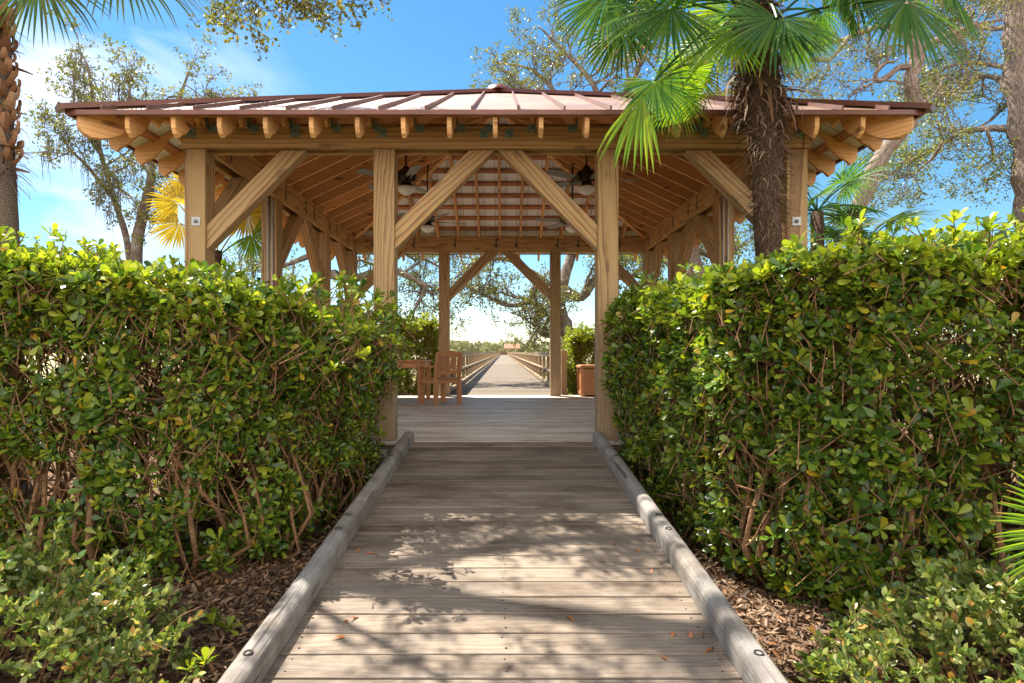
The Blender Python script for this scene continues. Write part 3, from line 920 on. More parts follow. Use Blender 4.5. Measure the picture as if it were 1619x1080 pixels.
# ------------------------------------------------------------------ furniture
def make_chair():
    t = empty('wooden_armchair')          # faces +Y locally; back at -Y
    W, D = 0.54, 0.50
    for s in (-1, 1):
        mb = MB()
        mb.beam((s * (W / 2 - .025), -D / 2, 0), (s * (W / 2 - .025), -D / 2 + .01, 0.45), 0.062, 0.07)
        mb.beam((s * (W / 2 - .025), -D / 2 + .01, 0.452), (s * (W / 2 - .03), -D / 2 - .045, 0.86), 0.06, 0.055)
        mb.build('leg', MAT['teak'], t, bevel=0.006)
        mb = MB(); mb.beam((s * (W / 2 - .025), D / 2 - .03, 0), (s * (W / 2 - .025), D / 2 - .03, 0.632), 0.065, 0.068)
        mb.build('leg', MAT['teak'], t, bevel=0.006)
        mb = MB()
        mb.prism([(-D / 2 - 0.03, -0.028), (D / 2 + 0.03, -0.036), (D / 2 + 0.05, 0.0), (D / 2 + 0.03, 0.036), (-D / 2 - 0.03, 0.028)], (s * (W / 2 - .025), 0, 0.648), (0, 1, 0), (1, 0, 0), (0, 0, 1), 0.026)
        mb.build('armrest', MAT['teak'], t, bevel=0.006)
    mb = MB()
    for s in (-1, 1):
        mb.beam((s * (W / 2 - .025), -D / 2 + .04, 0.395), (s * (W / 2 - .025), D / 2 - .06, 0.395), 0.028, 0.065)
    for yy in (-D / 2 + .005, D / 2 - .03):
        mb.beam((-W / 2 + .05, yy, 0.395), (W / 2 - .05, yy, 0.395), 0.028, 0.065)
    mb.build('seat_frame', MAT['teak'], t, bevel=0.004)
    mb = MB()
    for k in range(8):
        yy = -D / 2 + .055 + k * 0.056
        mb.beam((-W / 2 + .03, yy, 0.442), (W / 2 - .03, yy, 0.442), 0.046, 0.02)
    mb.build('seat', MAT['teak'], t, bevel=0.004)
    mb = MB()
    lean = lambda z: -D / 2 + .01 - (z - .45) * 0.13
    prof = [(-W / 2 + .004, 0.825), (-W / 2 + .004, 0.888), (-W / 4, 0.91), (0, 0.917), (W / 4, 0.91), (W / 2 - .004, 0.888), (W / 2 - .004, 0.825)]
    dirz = Vector((0, lean(1.45) - lean(0.45), 1)).normalized()
    mb.prism([(a, b - 0.45) for a, b in prof], (0, lean(0.45), 0.45), (1, 0, 0), dirz, Vector((0, 1, .13)).normalized(), 0.034)
    mb.beam((-W / 2 + .05, lean(.545), .545), (W / 2 - .05, lean(.545), .545), 0.028, 0.06, up=dirz)
    for k in range(9):
        x = -W / 2 + .075 + k * (W - .15) / 8
        mb.beam((x, lean(.575), .575), (x, lean(.835), .835), 0.034, 0.014, up=(0, 1, 0))
    mb.build('backrest', MAT['teak'], t, bevel=0.003)
    return t


chair = make_chair()
ca = R(42)
chair.location = (-1.11, 10.32, 0.002); chair.rotation_euler = (0, 0, ca)
tag(chair, 'teak armchair with slatted back turned to the camera, pulled up to the table', 'chair', 'teak armchairs round the table')
chair2 = copy_tree(chair)
chair2.location = (-2.72, 10.35, 0.002); chair2.rotation_euler = (0, 0, R(-88))
tag(chair2, 'teak armchair on the far left side of the table, mostly hidden by the hedge', 'chair', 'teak armchairs round the table')

t = empty('wooden_table', (-1.95, 10.75, 0.002))
tag(t, 'teak dining table under the back left fan, beside the slatted armchair', 'table')
mb = MB()
for k in range(9):
    yy = -0.42 + k * 0.105
    mb.beam((-0.62, yy, 0.735), (0.62, yy, 0.735), 0.098, 0.028)
mb.build('tabletop', MAT['teak'], t, bevel=0.004)
mb = MB()
for s in (-1, 1):
    mb.box(-0.52, 0.52, s * .38 - .014, s * .38 + .014, 0.62, 0.72)
    mb.box(s * .55 - .014, s * .55 + .014, -0.34, 0.34, 0.62, 0.72)
mb.build('apron', MAT['teak'], t)
for sx in (-1, 1):
    for sy in (-1, 1):
        mb = MB(); mb.box(sx * .55 - .035, sx * .55 + .035, sy * .38 - .035, sy * .38 + .035, 0, 0.72)
        mb.build('leg', MAT['teak'], t, bevel=0.005)

t = empty('planter_bin', (1.87, 12.3, 0.002))
tag(t, 'square slatted teak bin with a lid on the deck by the right hedge', 'bin')
mb = MB()
for k in range(9):
    a = -0.245 + k * 0.0612
    mb.box(a - .028, a + .028, -0.282, -0.264, 0.06, 0.555); mb.box(a - .028, a + .028, 0.264, 0.282, 0.06, 0.555)
    mb.box(-0.282, -0.264, a - .028, a + .028, 0.06, 0.555); mb.box(0.264, 0.282, a - .028, a + .028, 0.06, 0.555)
mb.box(-0.26, 0.26, -0.26, 0.26, 0.05, 0.54)
mb.build('slat_panel', MAT['teak'], t, bevel=0.003)
for sx in (-1, 1):
    for sy in (-1, 1):
        mb = MB(); mb.box(sx * .29 - .028, sx * .29 + .028, sy * .29 - .028, sy * .29 + .028, 0, 0.57)
        mb.build('corner_post', MAT['teak'], t, bevel=0.005)
mb = MB()
for sy in (-1, 1):
    mb.box(-0.26, 0.26, sy * .29 - .016, sy * .29 + .016, 0.03, 0.095)
    mb.box(sy * .29 - .016, sy * .29 + .016, -0.26, 0.26, 0.03, 0.095)
mb.build('base_rail', MAT['teak'], t)
mb = MB()
mb.prism([(-0.34, 0), (-0.34, 0.03), (-0.29, 0.055), (0.29, 0.055), (0.34, 0.03), (0.34, 0)], (0, 0, 0.573), (1, 0, 0), (0, 0, 1), (0, 1, 0), 0.68)
mb.build('lid', MAT['teak'], t, bevel=0.006)

# ------------------------------------------------------------------ boardwalk to the far landing
WX0, WX1, WEND = -1.19, 1.21, 186.0
mb = MB()
y = 12.42
while y < 45:
    mb.beam((WX0 - .04, y + 0.068, -0.03 + random.uniform(-.002, .002)), (WX1 + .04, y + 0.068, -0.03 + random.uniform(-.002, .002)), 0.137, 0.04)
    y += 0.144
while y < WEND:
    mb.beam((WX0 - .04, y + 0.28, -0.03), (WX1 + .04, y + 0.28, -0.03), 0.565, 0.04)
    y += 0.576
tag(mb.build('boardwalk', MAT['walk']), kind='structure')
mb = MB()
for x in (WX0 + .1, WX1 - .1):
    mb.box(x - .04, x + .04, 12.57, WEND, -0.30, -0.052)
    for k in range(58):
        yy = 15 + k * 3
        mb.tube([(x, yy, -1.6), (x, yy, -0.30)], 0.11, 8)
tag(mb.build('boardwalk_piles', MAT['darkwood']), kind='structure')


def railing(side, label):
    x = WX0 if side < 0 else WX1
    t = empty('boardwalk_railing', (x, 12.9, 0))
    tag(t, label, 'railing', 'railings of the long boardwalk')
    n = 95; sp = (WEND - 13.2) / (n - 1)
    post = None
    for k in range(n):
        if post is None:
            mb = MB(); mb.beam((0, 0, -0.6), (0, 0, 0.868), 0.095, 0.14, up=(0, 1, 0)); post = mb.build('post', MAT['rail'], t); o = post
        else:
            o = post.copy(); COL.objects.link(o); o.parent = t
        o.location = (side * 0.055, 0.25 + k * sp, 0)
    m1 = MB(); m2 = MB(); m3 = MB(); m4 = MB(); mB = MB()
    seg = 3.6
    yy = 0.0
    L = WEND - 12.9
    while yy < L:
        y2 = min(yy + seg, L)
        m1.beam((side * 0.05, yy, 0.888), (side * 0.05, y2 - .006, 0.888), 0.18, 0.036)
        m2.beam((-side * 0.012, yy, 0.81), (-side * 0.012, y2 - .006, 0.81), 0.036, 0.09)
        m3.beam((-side * 0.03, yy, 0.435), (-side * 0.03, y2 - .006, 0.435), 0.13, 0.036)
        m4.beam((-side * 0.01, yy, 0.06), (-side * 0.01, y2 - .006, 0.06), 0.07, 0.07)
        yy = y2
    for k in range(n):
        q = 0.25 + k * sp
        if q < 60: mB.box(*sorted((-side * 0.07, side * 0.005)), q - .03, q + .03, 0.345, 0.4165)
    m1.build('cap_rail', MAT['rail'], t); m2.build('top_rail', MAT['rail'], t); m3.build('middle_rail', MAT['rail'], t); m4.build('toe_rail', MAT['rail'], t)
    mB.build('rail_blocks', MAT['dark_metal'], t)
    # end post
    mb = MB(); mb.box(*sorted((side * 0.03, side * 0.15)), -0.13, -0.01, -0.6, 0.93)
    mb.build('end_post', MAT['post'], t, bevel=0.004)
    return t


railing(-1, 'wooden railing along the left side of the long boardwalk')
railing(1, 'wooden railing along the right side of the long boardwalk')

# gate at the far end and the far shelter on its landing
t = empty('pier_gate', (0, WEND + 0.2, 0))
tag(t, 'dark gate closing the far end of the boardwalk', 'gate')
mb = MB(); mb.box(-1.0, 1.0, -0.04, 0.04, 0.05, 1.2); mb.build('panel', MAT['darkwood'], t)
for s in (-1, 1):
    mb = MB(); mb.box(s * 1.15 - .12, s * 1.15 + .12, -.12, .12, -0.1, 1.9); mb.build('gate_post', MAT['rail'], t)

t = empty('far_shelter', (2.75, 194, 0))
tag(t, 'small open shelter with orange roof at the end of the boardwalk', 'shelter')
mb = MB(); mb.box(-4.6, 4.6, -3, 3, -0.32, -0.06); mb.build('landing', MAT['walk'], t)
for x in (-2.1, 0, 2.1):
    for yy in (-1.5, 1.5):
        mb = MB(); mb.box(x - .13, x + .13, yy - .13, yy + .13, -0.06, 2.1); mb.build('post', MAT['darkwood'], t)
mb = MB(); mb.box(-2.35, 2.35, -1.62, -1.36, 1.82, 2.1); mb.box(-2.35, 2.35, 1.36, 1.62, 1.82, 2.1); mb.build('beam', MAT['darkwood'], t)
mb = MB(); mb.prism([(-2.1, 0), (2.1, 0), (0, 1.5)], (0, 0, 2.11), (0, 1, 0), (0, 0, 1), (1, 0, 0), 5.1); mb.build('roof', MAT['copper_roof'], t)
mb = MB()
for s in (-1, 1):
    mb.box(*sorted((s * 4.5, s * 2.4)), -3, -2.9, 0.85, 0.95)
    for q in (2.5, 3.5, 4.45): mb.box(s * q - .06, s * q + .06, -3, -2.9, -0.06, 0.85)
mb.build('landing_rail', MAT['rail'], t)

# ------------------------------------------------------------------ leaf templates
def leaf_template(shape='obovate', fold=0.10, curl=0.0):
    """one leaf along +Y with its face to +Z"""
    if shape == 'obovate':
        st = [(0.0, 0.02), (0.35, 0.10), (0.72, 0.215), (0.92, 0.17), (1.0, 0.0)]
    elif shape == 'lance':
        st = [(0.0, 0.02), (0.3, 0.15), (0.6, 0.17), (0.85, 0.09), (1.0, 0.0)]
    else:
        st = [(0.0, 0.02), (0.35, 0.24), (0.7, 0.22), (1.0, 0.0)]
    V, F = [], []
    for y, w in st:
        zc = -curl * y * y
        if w == 0.0: V.append((0, y, zc))
        else: V += [(-w, y, zc + fold * w * 2), (0, y, zc), (w, y, zc + fold * w * 2)]
    n = len(st)
    for i in range(n - 1):
        a = 3 * i
        if i < n - 2:
            b = a + 3
            F += [(a, a + 1, b + 1), (a, b + 1, b), (a + 1, a + 2, b + 2), (a + 1, b + 2, b + 1)]
        else:
            F += [(a, a + 1, a + 3), (a + 1, a + 2, a + 3)]
    return np.array(V, float), np.array(F, int)


def rosette(nl, lo, hi, rng, shape='obovate', fold=0.12, tilt=(25, 85), len_r=(0.7, 1.0)):
    """a whorl of leaves round +Z"""
    arr = []
    for k in range(nl):
        tv, tf = leaf_template(shape, fold, rng.uniform(0.0, 0.25))
        L = rng.uniform(*len_r)
        tv = tv * L
        t = math.radians(tilt[0] + (tilt[1] - tilt[0]) * (k / max(1, nl - 1)) + rng.uniform(-10, 10))
        # leaf along +Y: tilt it up towards +Z by (90 - t)
        c, s = math.cos(math.pi / 2 - t), math.sin(math.pi / 2 - t)
        tv = np.stack([tv[:, 0], tv[:, 1] * c - tv[:, 2] * s, tv[:, 1] * s + tv[:, 2] * c], 1)
        a = k * 2.39996 + rng.uniform(-.3, .3)
        ca_, sa_ = math.cos(a), math.sin(a)
        tv = np.stack([tv[:, 0] * ca_ - tv[:, 1] * sa_, tv[:, 0] * sa_ + tv[:, 1] * ca_, tv[:, 2]], 1)
        tv = tv + np.array([0, 0, -0.35 * k / nl * 0.5])
        arr.append((tv, tf))
    return merge_arrays(arr)


def sticks(P0, P1, r0, r1, sides=4):
    """many straight thin twigs at once"""
    D = P1 - P0
    L = np.linalg.norm(D, axis=1, keepdims=True) + 1e-9
    D = D / L
    A = np.where(np.abs(D[:, 2:3]) > .9, np.array([[1.0, 0, 0]]), np.array([[0, 0, 1.0]]))
    X = np.cross(D, A); X /= np.linalg.norm(X, axis=1, keepdims=True); Yv = np.cross(D, X)
    n = len(P0); V = np.zeros((n, 2 * sides, 3))
    for k in range(sides):
        a = 2 * math.pi * k / sides
        o = X * math.cos(a) + Yv * math.sin(a)
        V[:, k] = P0 + o * np.asarray(r0)[:, None]; V[:, sides + k] = P1 + o * np.asarray(r1)[:, None]
    f = np.array([(k, (k + 1) % sides, sides + (k + 1) % sides, sides + k) for k in range(sides)])
    F = f[None] + (np.arange(n) * 2 * sides)[:, None, None]
    return V.reshape(-1, 3), F.reshape(-1, 4)


def stem_mesh(name, arrs, mat, parent):
    V, F = merge_arrays(arrs)
    o = raw_mesh(name, V, F, mat, parent)
    a = o.data.attributes.new('wc', 'FLOAT_VECTOR', 'POINT')
    W = V[:, [2, 0, 1]].astype(np.float32)
    a.data.foreach_set('vector', np.ascontiguousarray(W).ravel())
    return o


def pt_in_poly(x, y, poly):
    c = np.zeros(len(x), bool); n = len(poly)
    for i in range(n):
        x0, y0 = poly[i]; x1, y1 = poly[(i + 1) % n]
        hit = ((y0 > y) != (y1 > y)) & (x < (x1 - x0) * (y - y0) / (y1 - y0 + 1e-12) + x0)
        c ^= hit
    return c


def edge_dist(x, y, poly):
    d = np.full(len(x), 1e9); nx_ = np.zeros(len(x)); ny_ = np.zeros(len(x))
    cx_, cy_ = np.mean([p[0] for p in poly]), np.mean([p[1] for p in poly])
    n = len(poly)
    for i in range(n):
        x0, y0 = poly[i]; x1, y1 = poly[(i + 1) % n]
        ex, ey = x1 - x0, y1 - y0; L2 = ex * ex + ey * ey
        t = np.clip(((x - x0) * ex + (y - y0) * ey) / L2, 0, 1)
        qx, qy = x0 + t * ex, y0 + t * ey
        dd = np.hypot(x - qx, y - qy)
        nrm_ = np.array([ey, -ex]) / math.sqrt(L2)
        mx, my = (x0 + x1) / 2 - cx_, (y0 + y1) / 2 - cy_
        if nrm_[0] * mx + nrm_[1] * my < 0: nrm_ = -nrm_
        m = dd < d
        d[m] = dd[m]; nx_[m] = nrm_[0]; ny_[m] = nrm_[1]
    return d, nx_, ny_


def hedge(name_label, poly, ztop, seed, n_side, n_top, leaf=0.085, vis=None, mat='hedge', tipmat='hedge_tip', zbot=0.0, stems=60, group=None, thin_low=0.55, wisps=None, shape='obovate', nl=(7, 10), bulge=0.10):
    rng = np.random.default_rng(seed)
    root_c = np.mean(np.array(poly), axis=0)
    zg = gz(root_c[0], root_c[1])
    root = empty('hedge', (root_c[0], root_c[1], zg))
    tag(root, name_label, 'hedge', group)
    ztf = ztop if callable(ztop) else (lambda x, y: np.full(len(x), ztop))
    xs_, ys_ = [p[0] for p in poly], [p[1] for p in poly]
    pos, D, tip = [], [], []
    # sides
    n = len(poly)
    per = []
    for i in range(n):
        a, b = np.array(poly[i]), np.array(poly[(i + 1) % n])
        w = 1.0 if vis is None else vis[i]
        per.append(np.linalg.norm(b - a) * w)
    per = np.array(per) / sum(per)
    for i in range(n):
        m = int(n_side * per[i])
        if m == 0: continue
        a, b = np.array(poly[i]), np.array(poly[(i + 1) % n])
        t = rng.random(m)
        xy = a + (b - a) * t[:, None]
        _, nx_, ny_ = edge_dist(xy[:, 0], xy[:, 1], [tuple(q) for q in poly])
        e = (b - a) / np.linalg.norm(b - a); nn = np.array([e[1], -e[0]])
        if np.dot(nn, (a + b) / 2 - root_c) < 0: nn = -nn
        zt = ztf(xy[:, 0], xy[:, 1])
        h = rng.random(m)
        z = zg + 0.06 + h * (zt - zg - 0.06)
        lump = np.array([mnoise.noise(Vector((p_[0] * 2.1, p_[1] * 2.1, q_ * 2.1 + seed))) for p_, q_ in zip(xy, z)])
        inset = rng.exponential(0.12, m)
        taper = 0.17 * (1 - h) ** 1.5 + 0.10 * np.clip((h - 0.85) / 0.15, 0, 1) ** 2
        out = bulge * lump - inset - taper
        p3 = np.stack([xy[:, 0] + nn[0] * out, xy[:, 1] + nn[1] * out, z + rng.normal(0, .02, m)], 1)
        # gaps
        gap = np.array([1.0 * mnoise.noise(Vector((q[0] * 3.3, q[1] * 3.3, q[2] * 3.3 + 5 + seed))) for q in p3])
        keep = (gap + 0.55 * h ** 2 - thin_low + rng.normal(0, .22, m)) > 0.0
        p3, hh = p3[keep], h[keep]
        m2 = len(p3)
        d = np.tile(np.array([nn[0], nn[1], 0.0]), (m2, 1)) * 0.75 + np.array([0, 0, 0.75]) + rng.normal(0, .42, (m2, 3))
        pos.append(p3); D.append(d); tip.append(rng.random(m2) < (0.10 + 0.45 * np.clip((hh - .8) / .2, 0, 1)))
    # top
    m = n_top * 2
    x = rng.uniform(min(xs_), max(xs_), m); y = rng.uniform(min(ys_), max(ys_), m)
    k = pt_in_poly(x, y, poly); x, y = x[k], y[k]
    ed, nx_, ny_ = edge_dist(x, y, poly)
    zt = ztf(x, y)
    lump = np.array([mnoise.noise(Vector((a * 1.9, b * 1.9, seed + .5))) for a, b in zip(x, y)])
    lump2 = np.array([mnoise.noise(Vector((a * 6, b * 6, seed + 9.5))) for a, b in zip(x, y)])
    z = zt + lump * 0.08 + lump2 * 0.05 - rng.exponential(0.075, len(x)) - 0.12 * np.exp(-ed / 0.10)
    shoots = rng.random(len(x)) < 0.10
    z = z + shoots * rng.uniform(0.04, 0.19, len(x))
    d = np.stack([nx_ * 0.5 * np.exp(-ed / .3), ny_ * .5 * np.exp(-ed / .3), np.ones(len(x))], 1) + rng.normal(0, .36, (len(x), 3))
    pos.append(np.stack([x, y, z], 1)); D.append(d); tip.append(rng.random(len(x)) < 0.62)
    if wisps:
        (wx0, wx1, wy0, wy1, wz0, wz1, wn_) = wisps
        f = rng.random(wn_) ** 1.7
        x = wx0 + (wx1 - wx0) * f; y = rng.uniform(wy0, wy1, wn_); z = wz0 + (wz1 - wz0) * rng.random(wn_) ** .8
        pos.append(np.stack([x, y, z], 1)); D.append(np.array([np.sign(wx1 - wx0) * .6, -.1, .8]) + rng.normal(0, .4, (wn_, 3))); tip.append(rng.random(wn_) < .4)
    pos = np.concatenate(pos); D = np.concatenate(D); tip = np.concatenate(tip)
    D /= np.linalg.norm(D, axis=1, keepdims=True)
    size = leaf * rng.uniform(0.5, 1.28, len(pos))
    for nm, sel, mt, tl in (('foliage', ~tip, mat, (30, 88)), ('young_foliage', tip, tipmat, (14, 66))):
        idx = np.where(sel)[0]
        if len(idx) == 0: continue
        arrs = []
        nv = 5
        for q in range(nv):
            tv, tf = rosette(int(rng.integers(*nl)), 0, 0, rng, shape, tilt=tl, len_r=(0.6, 1.05))
            ii = idx[q::nv]
            arrs.append(cloud_arrays(tv, tf, pos[ii], D[ii], size[ii], rng))
        V, F = merge_arrays(arrs)
        V = V - np.array([root_c[0], root_c[1], zg])
        raw_mesh(nm, V, F, MAT[mt], root)
    # stems: rooted, forking towards the shell
    arrs = []
    mb = MB()
    loc0 = np.array([root_c[0], root_c[1], zg])
    nodes = []
    def inside(v, m):
        if not pt_in_poly(np.array([v[0]]), np.array([v[1]]), poly)[0]: return False
        return edge_dist(np.array([v[0]]), np.array([v[1]]), poly)[0][0] > m
    for s in range(stems):
        for _ in range(60):
            bx, by = rng.uniform(min(xs_), max(xs_)), rng.uniform(min(ys_), max(ys_))
            if not pt_in_poly(np.array([bx]), np.array([by]), poly)[0]: continue
            e_, n1, n2 = edge_dist(np.array([bx]), np.array([by]), poly)
            if 0.16 < e_[0] < 0.75: break
        zt = float(ztf(np.array([bx]), np.array([by]))[0])
        base = Vector((bx, by, gz(bx, by) - 0.03))
        for f in range(int(rng.integers(2, 5))):
            dirv = Vector((n1[0] * rng.uniform(-.1, .5) + rng.normal(0, .35), n2[0] * rng.uniform(-.1, .5) + rng.normal(0, .35), 1)).normalized()
            pts = [base.copy()]; H = (zt - base.z) * rng.uniform(.6, .92)
            r = rng.uniform(.009, .021)
            k_ = 7
            for j in range(k_):
                dirv = (dirv + Vector(tuple(rng.normal(0, .17, 3))) + Vector((0, 0, .08))).normalized()
                nxt = pts[-1] + dirv * (H / k_)
                if not inside(nxt, .13 if j > 1 else .02):
                    back = Vector((root_c[0] - nxt.x, root_c[1] - nxt.y, 0)).normalized()
                    if abs(back.y) < .6: back.y = 0.6 if root_c[1] > nxt.y else -.6
                    dirv = (Vector((back.x * .35, back.y * .35, 1))).normalized(); nxt = pts[-1] + dirv * (H / k_)
                pts.append(nxt)
            mb.tube(pts, [r * (1 - .6 * j / k_) for j in range(k_ + 1)], 6)
            for j in range(2, k_ + 1):
                nodes.append(np.array(pts[j]))
                for b in range(int(rng.integers(1, 3))):
                    dd = (Vector(tuple(rng.normal(0, .55, 3))) + Vector((n1[0] * .5, n2[0] * .5, .6))).normalized()
                    q = [pts[j]]
                    if not inside(pts[j], .05): continue
                    for u_ in range(4):
                        dd = (dd + Vector(tuple(rng.normal(0, .22, 3))) + Vector((0, 0, .1))).normalized()
                        nq = q[-1] + dd * rng.uniform(.05, .10)
                        if not inside(nq, .03): break
                        q.append(nq)
                    if len(q) < 3: continue
                    mb.tube(q, [r * .4, r * .35, r * .3, r * .25, r * .2][:len(q)], 4, cap=False)
                    nodes.append(np.array(q[-1])); nodes.append(np.array(q[2]))
    mb.v = [v - Vector(tuple(loc0)) for v in mb.v]
    mb.build('stems', MAT['stem'], root)
    # twigs that carry the whorls
    L = rng.uniform(.08, .24, len(pos))
    side = D + rng.normal(0, .45, D.shape); side[:, 2] = np.abs(side[:, 2]) * 0.6 + 0.35
    P0 = pos - side / np.linalg.norm(side, axis=1, keepdims=True) * L[:, None]
    V, F = sticks(P0, pos, np.full(len(pos), .0038), np.full(len(pos), .0026), 4)
    stem_mesh('twigs', [(V - loc0, F)], MAT['stem'], root)
    return root


ztL = lambda x, y: 1.36 + 0.035 * np.sin(x * 1.7 + 0.5) + 0.03 * np.sin(y * 2.3) + np.clip(-x - 2.2, 0, 3) * 0.03 - .13 * np.clip((x + 2.4) / 1.3, 0, 1)
hedge('tall pittosporum hedge with brown stems showing, left of the wooden ramp',
      [(-1.04, 5.78), (-1.12, 4.5), (-1.22, 3.75), (-1.55, 3.30), (-2.1, 3.15), (-6.2, 3.1), (-6.2, 5.72)], ztL, 11, 11000, 7200, leaf=0.072,
      vis=[1.0, 1.1, 1.3, 1.3, 1.0, .05, .12], stems=95, thin_low=-0.02, wisps=(-1.12, -.80, 3.3, 5.6, .70, 1.34, 210))
ztR = lambda x, y: 1.38 + 0.04 * np.sin(x * 1.9 + 1.5) + 0.03 * np.sin(y * 2.7) + np.clip(x - 1.6, 0, 3) * 0.05
hedge('dense glossy pittosporum hedge with yellow flecks, right of the wooden ramp',
      [(.98, 5.78), (1.06, 4.6), (1.17, 3.4), (1.36, 2.95), (1.75, 2.72), (6.2, 2.55), (6.2, 5.72)], ztR, 23, 11500, 7200, leaf=0.075,
      vis=[1.3, 1.4, 1.5, 1.5, 1.05, .05, .12], stems=90, thin_low=-0.12)
hedge('sunlit clipped hedge behind the table, left of the boardwalk',
      [(-1.42, 12.9), (-1.42, 14.3), (-6, 14.3), (-6, 12.9)], 1.50, 31, 5200, 3000, leaf=0.085, vis=[1, .1, .05, 1], mat='farhedge', tipmat='farhedge', stems=22, thin_low=-0.4, nl=(6, 8))
hedge('sunlit clipped hedge behind the teak bin, right of the boardwalk',
      [(1.46, 12.95), (1.46, 14.3), (6, 14.3), (6, 12.95)], 1.33, 37, 5200, 3000, leaf=0.085, vis=[1, .1, .05, 1], mat='farhedge', tipmat='farhedge', stems=22, thin_low=-0.4, nl=(6, 8))


# ------------------------------------------------------------------ low small-leaved shrubs in front
def low_shrub(label, c, rad, h, seed, n, leaf=0.036, group=None, nstem=40):
    rng = np.random.default_rng(seed)
    zg = gz(c[0], c[1])
    root = empty('low_shrub', (c[0], c[1], zg))
    tag(root, label, 'shrub', group)
    # sprays: arching shoots with leaves along them
    mb = MB(); P_, D_ = [], []
    for s in range(nstem * 14):
        th = rng.uniform(0, 2 * math.pi); rr = math.sqrt(rng.random())
        x, y = rad[0] * rr * math.cos(th), rad[1] * rr * math.sin(th)
        lump = 1 + 0.22 * mnoise.noise(Vector((x * 3, y * 3, seed)))
        z = h * lump * math.sqrt(max(0.02, 1 - rr ** 2.4)) * rng.uniform(.55, 1.03)
        p = Vector((x, y, z))
        d = Vector((x / rad[0] ** 2, y / rad[1] ** 2, z / h ** 2 * .8 + .4)).normalized()
        d = (d + Vector(tuple(rng.normal(0, .6, 3)))).normalized()
        L = rng.uniform(.10, .22); k_ = 5; q = [p - d * L * .5]
        for j in range(k_):
            d = (d + Vector(tuple(rng.normal(0, .14, 3))) + Vector((0, 0, -.05))).normalized()
            q.append(q[-1] + d * L / k_)
        mb.tube(q, [.0022, .002, .0018, .0016, .0014, .001], 3, cap=False)
        m = max(3, n // (nstem * 14))
        for u_ in range(m):
            f = (u_ + rng.random()) / m * k_
            j = min(int(f), k_ - 1); f -= j
            P_.append(np.array(q[j].lerp(q[j + 1], f)))
            D_.append(np.array(d) * .8 + rng.normal(0, .6, 3) + np.array([0, 0, .25]))
    for s in range(nstem):
        th = rng.uniform(0, 2 * math.pi); rr = math.sqrt(rng.random()) * .55
        b = Vector((rad[0] * rr * math.cos(th), rad[1] * rr * math.sin(th), -.03))
        d = Vector((b.x * .8, b.y * .8, .5)).normalized(); q = [b]
        for j in range(6):
            d = (d + Vector(tuple(rng.normal(0, .2, 3)))).normalized(); q.append(q[-1] + d * h * 1.05 / 6)
        mb.tube(q, [.007, .006, .005, .004, .003, .002, .0015], 5, cap=False)
    mb.build('stems', MAT['stem'], root)
    P_ = np.array(P_); D_ = np.array(D_)
    tv, tf = leaf_template('oval', 0.12, 0.1)
    tv = tv[:, [0, 2, 1]] * np.array([1, -1, 1])      # leaf along +Z
    V, F = cloud_arrays(tv, tf, P_, D_, leaf * rng.uniform(.6, 1.2, len(P_)), rng)
    raw_mesh('foliage', V, F, MAT['smallleaf'], root)
    return root


low_shrub('low loose small-leaved shrub in the bottom left corner before the hedge', (-2.15, 2.25), (0.93, 0.62), 0.62, 5, 17000, group='low shrubs before the hedges')
low_shrub('low dense small-leaved shrub with pale flecks in the bottom right before the hedge', (2.05, 2.12), (0.92, 0.62), 0.56, 6, 18000, group='low shrubs before the hedges')


def sprout(label, x, y, s, seed, nw=3):
    rng = np.random.default_rng(seed)
    root = empty('seedling', (x, y, gz(x, y)))
    tag(root, label, 'seedling', 'pittosporum seedlings in the leaf litter')
    mb = MB(); arrs = []
    for k in range(nw):
        top = Vector((rng.normal(0, .05), rng.normal(0, .05), s * rng.uniform(.5, 1)))
        mb.tube([(0, 0, -.02), tuple(top * .5 + Vector((rng.normal(0, .01), 0, 0))), tuple(top)], [.004, .003, .002], 4)
        tv, tf = rosette(8, 0, 0, rng, 'obovate', tilt=(25, 85))
        arrs.append(cloud_arrays(tv, tf, np.array([top]), np.array([[rng.normal(0, .3), rng.normal(0, .3), 1]]), [.075 * rng.uniform(.7, 1.1)], rng))
    mb.build('stem', MAT['stem'], root)
    V, F = merge_arrays(arrs); raw_mesh('foliage', V, F, MAT['hedge_tip'], root)


sprout('small bright seedling in the leaf litter below the left hedge', -1.30, 2.75, .12, 1)
sprout('seedling with drooping leaves in the leaf litter near the left kerb', -1.22, 2.45, .12, 2, 2)
sprout('leafy seedling in the litter beside the right kerb, nearest the right shrub', 1.22, 2.30, .18, 3, 4)

# ------------------------------------------------------------------ leaf litter
rng = np.random.default_rng(99)
def litter_pts(n, x0, x1, y0, y1):
    x = rng.uniform(x0, x1, n); y = rng.uniform(y0, y1, n)
    z = np.array([gz(a, b) + 0.035 * mnoise.noise(Vector((a * .9, b * .9, 3.1))) for a, b in zip(x, y)]) + rng.uniform(0.002, 0.045, n)
    return np.stack([x, y, z], 1)
lp = np.concatenate([litter_pts(34000, -3.2, -1.07, 0.9, 5.6), litter_pts(28000, 1.07, 3.2, 0.9, 5.6), litter_pts(2600, -9, -3.2, .9, 9), litter_pts(2600, 3.2, 9, .9, 9), litter_pts(700, -1.0, 1.0, .9, 5.6)])
D_ = rng.normal(0, .38, lp.shape) + np.array([0, 0, 1])
tv, tf = leaf_template('lance', 0.25, 0.12)
tv = tv - np.array([0, .5, 0])
V, F = cloud_arrays(tv, tf, lp, D_, rng.uniform(.014, .062, len(lp)), rng)
o = raw_mesh('leaf_litter', V, F, MAT['litter']); tag(o, kind='stuff', label='brown fallen leaves covering the soil under the hedges', cat='leaf litter')

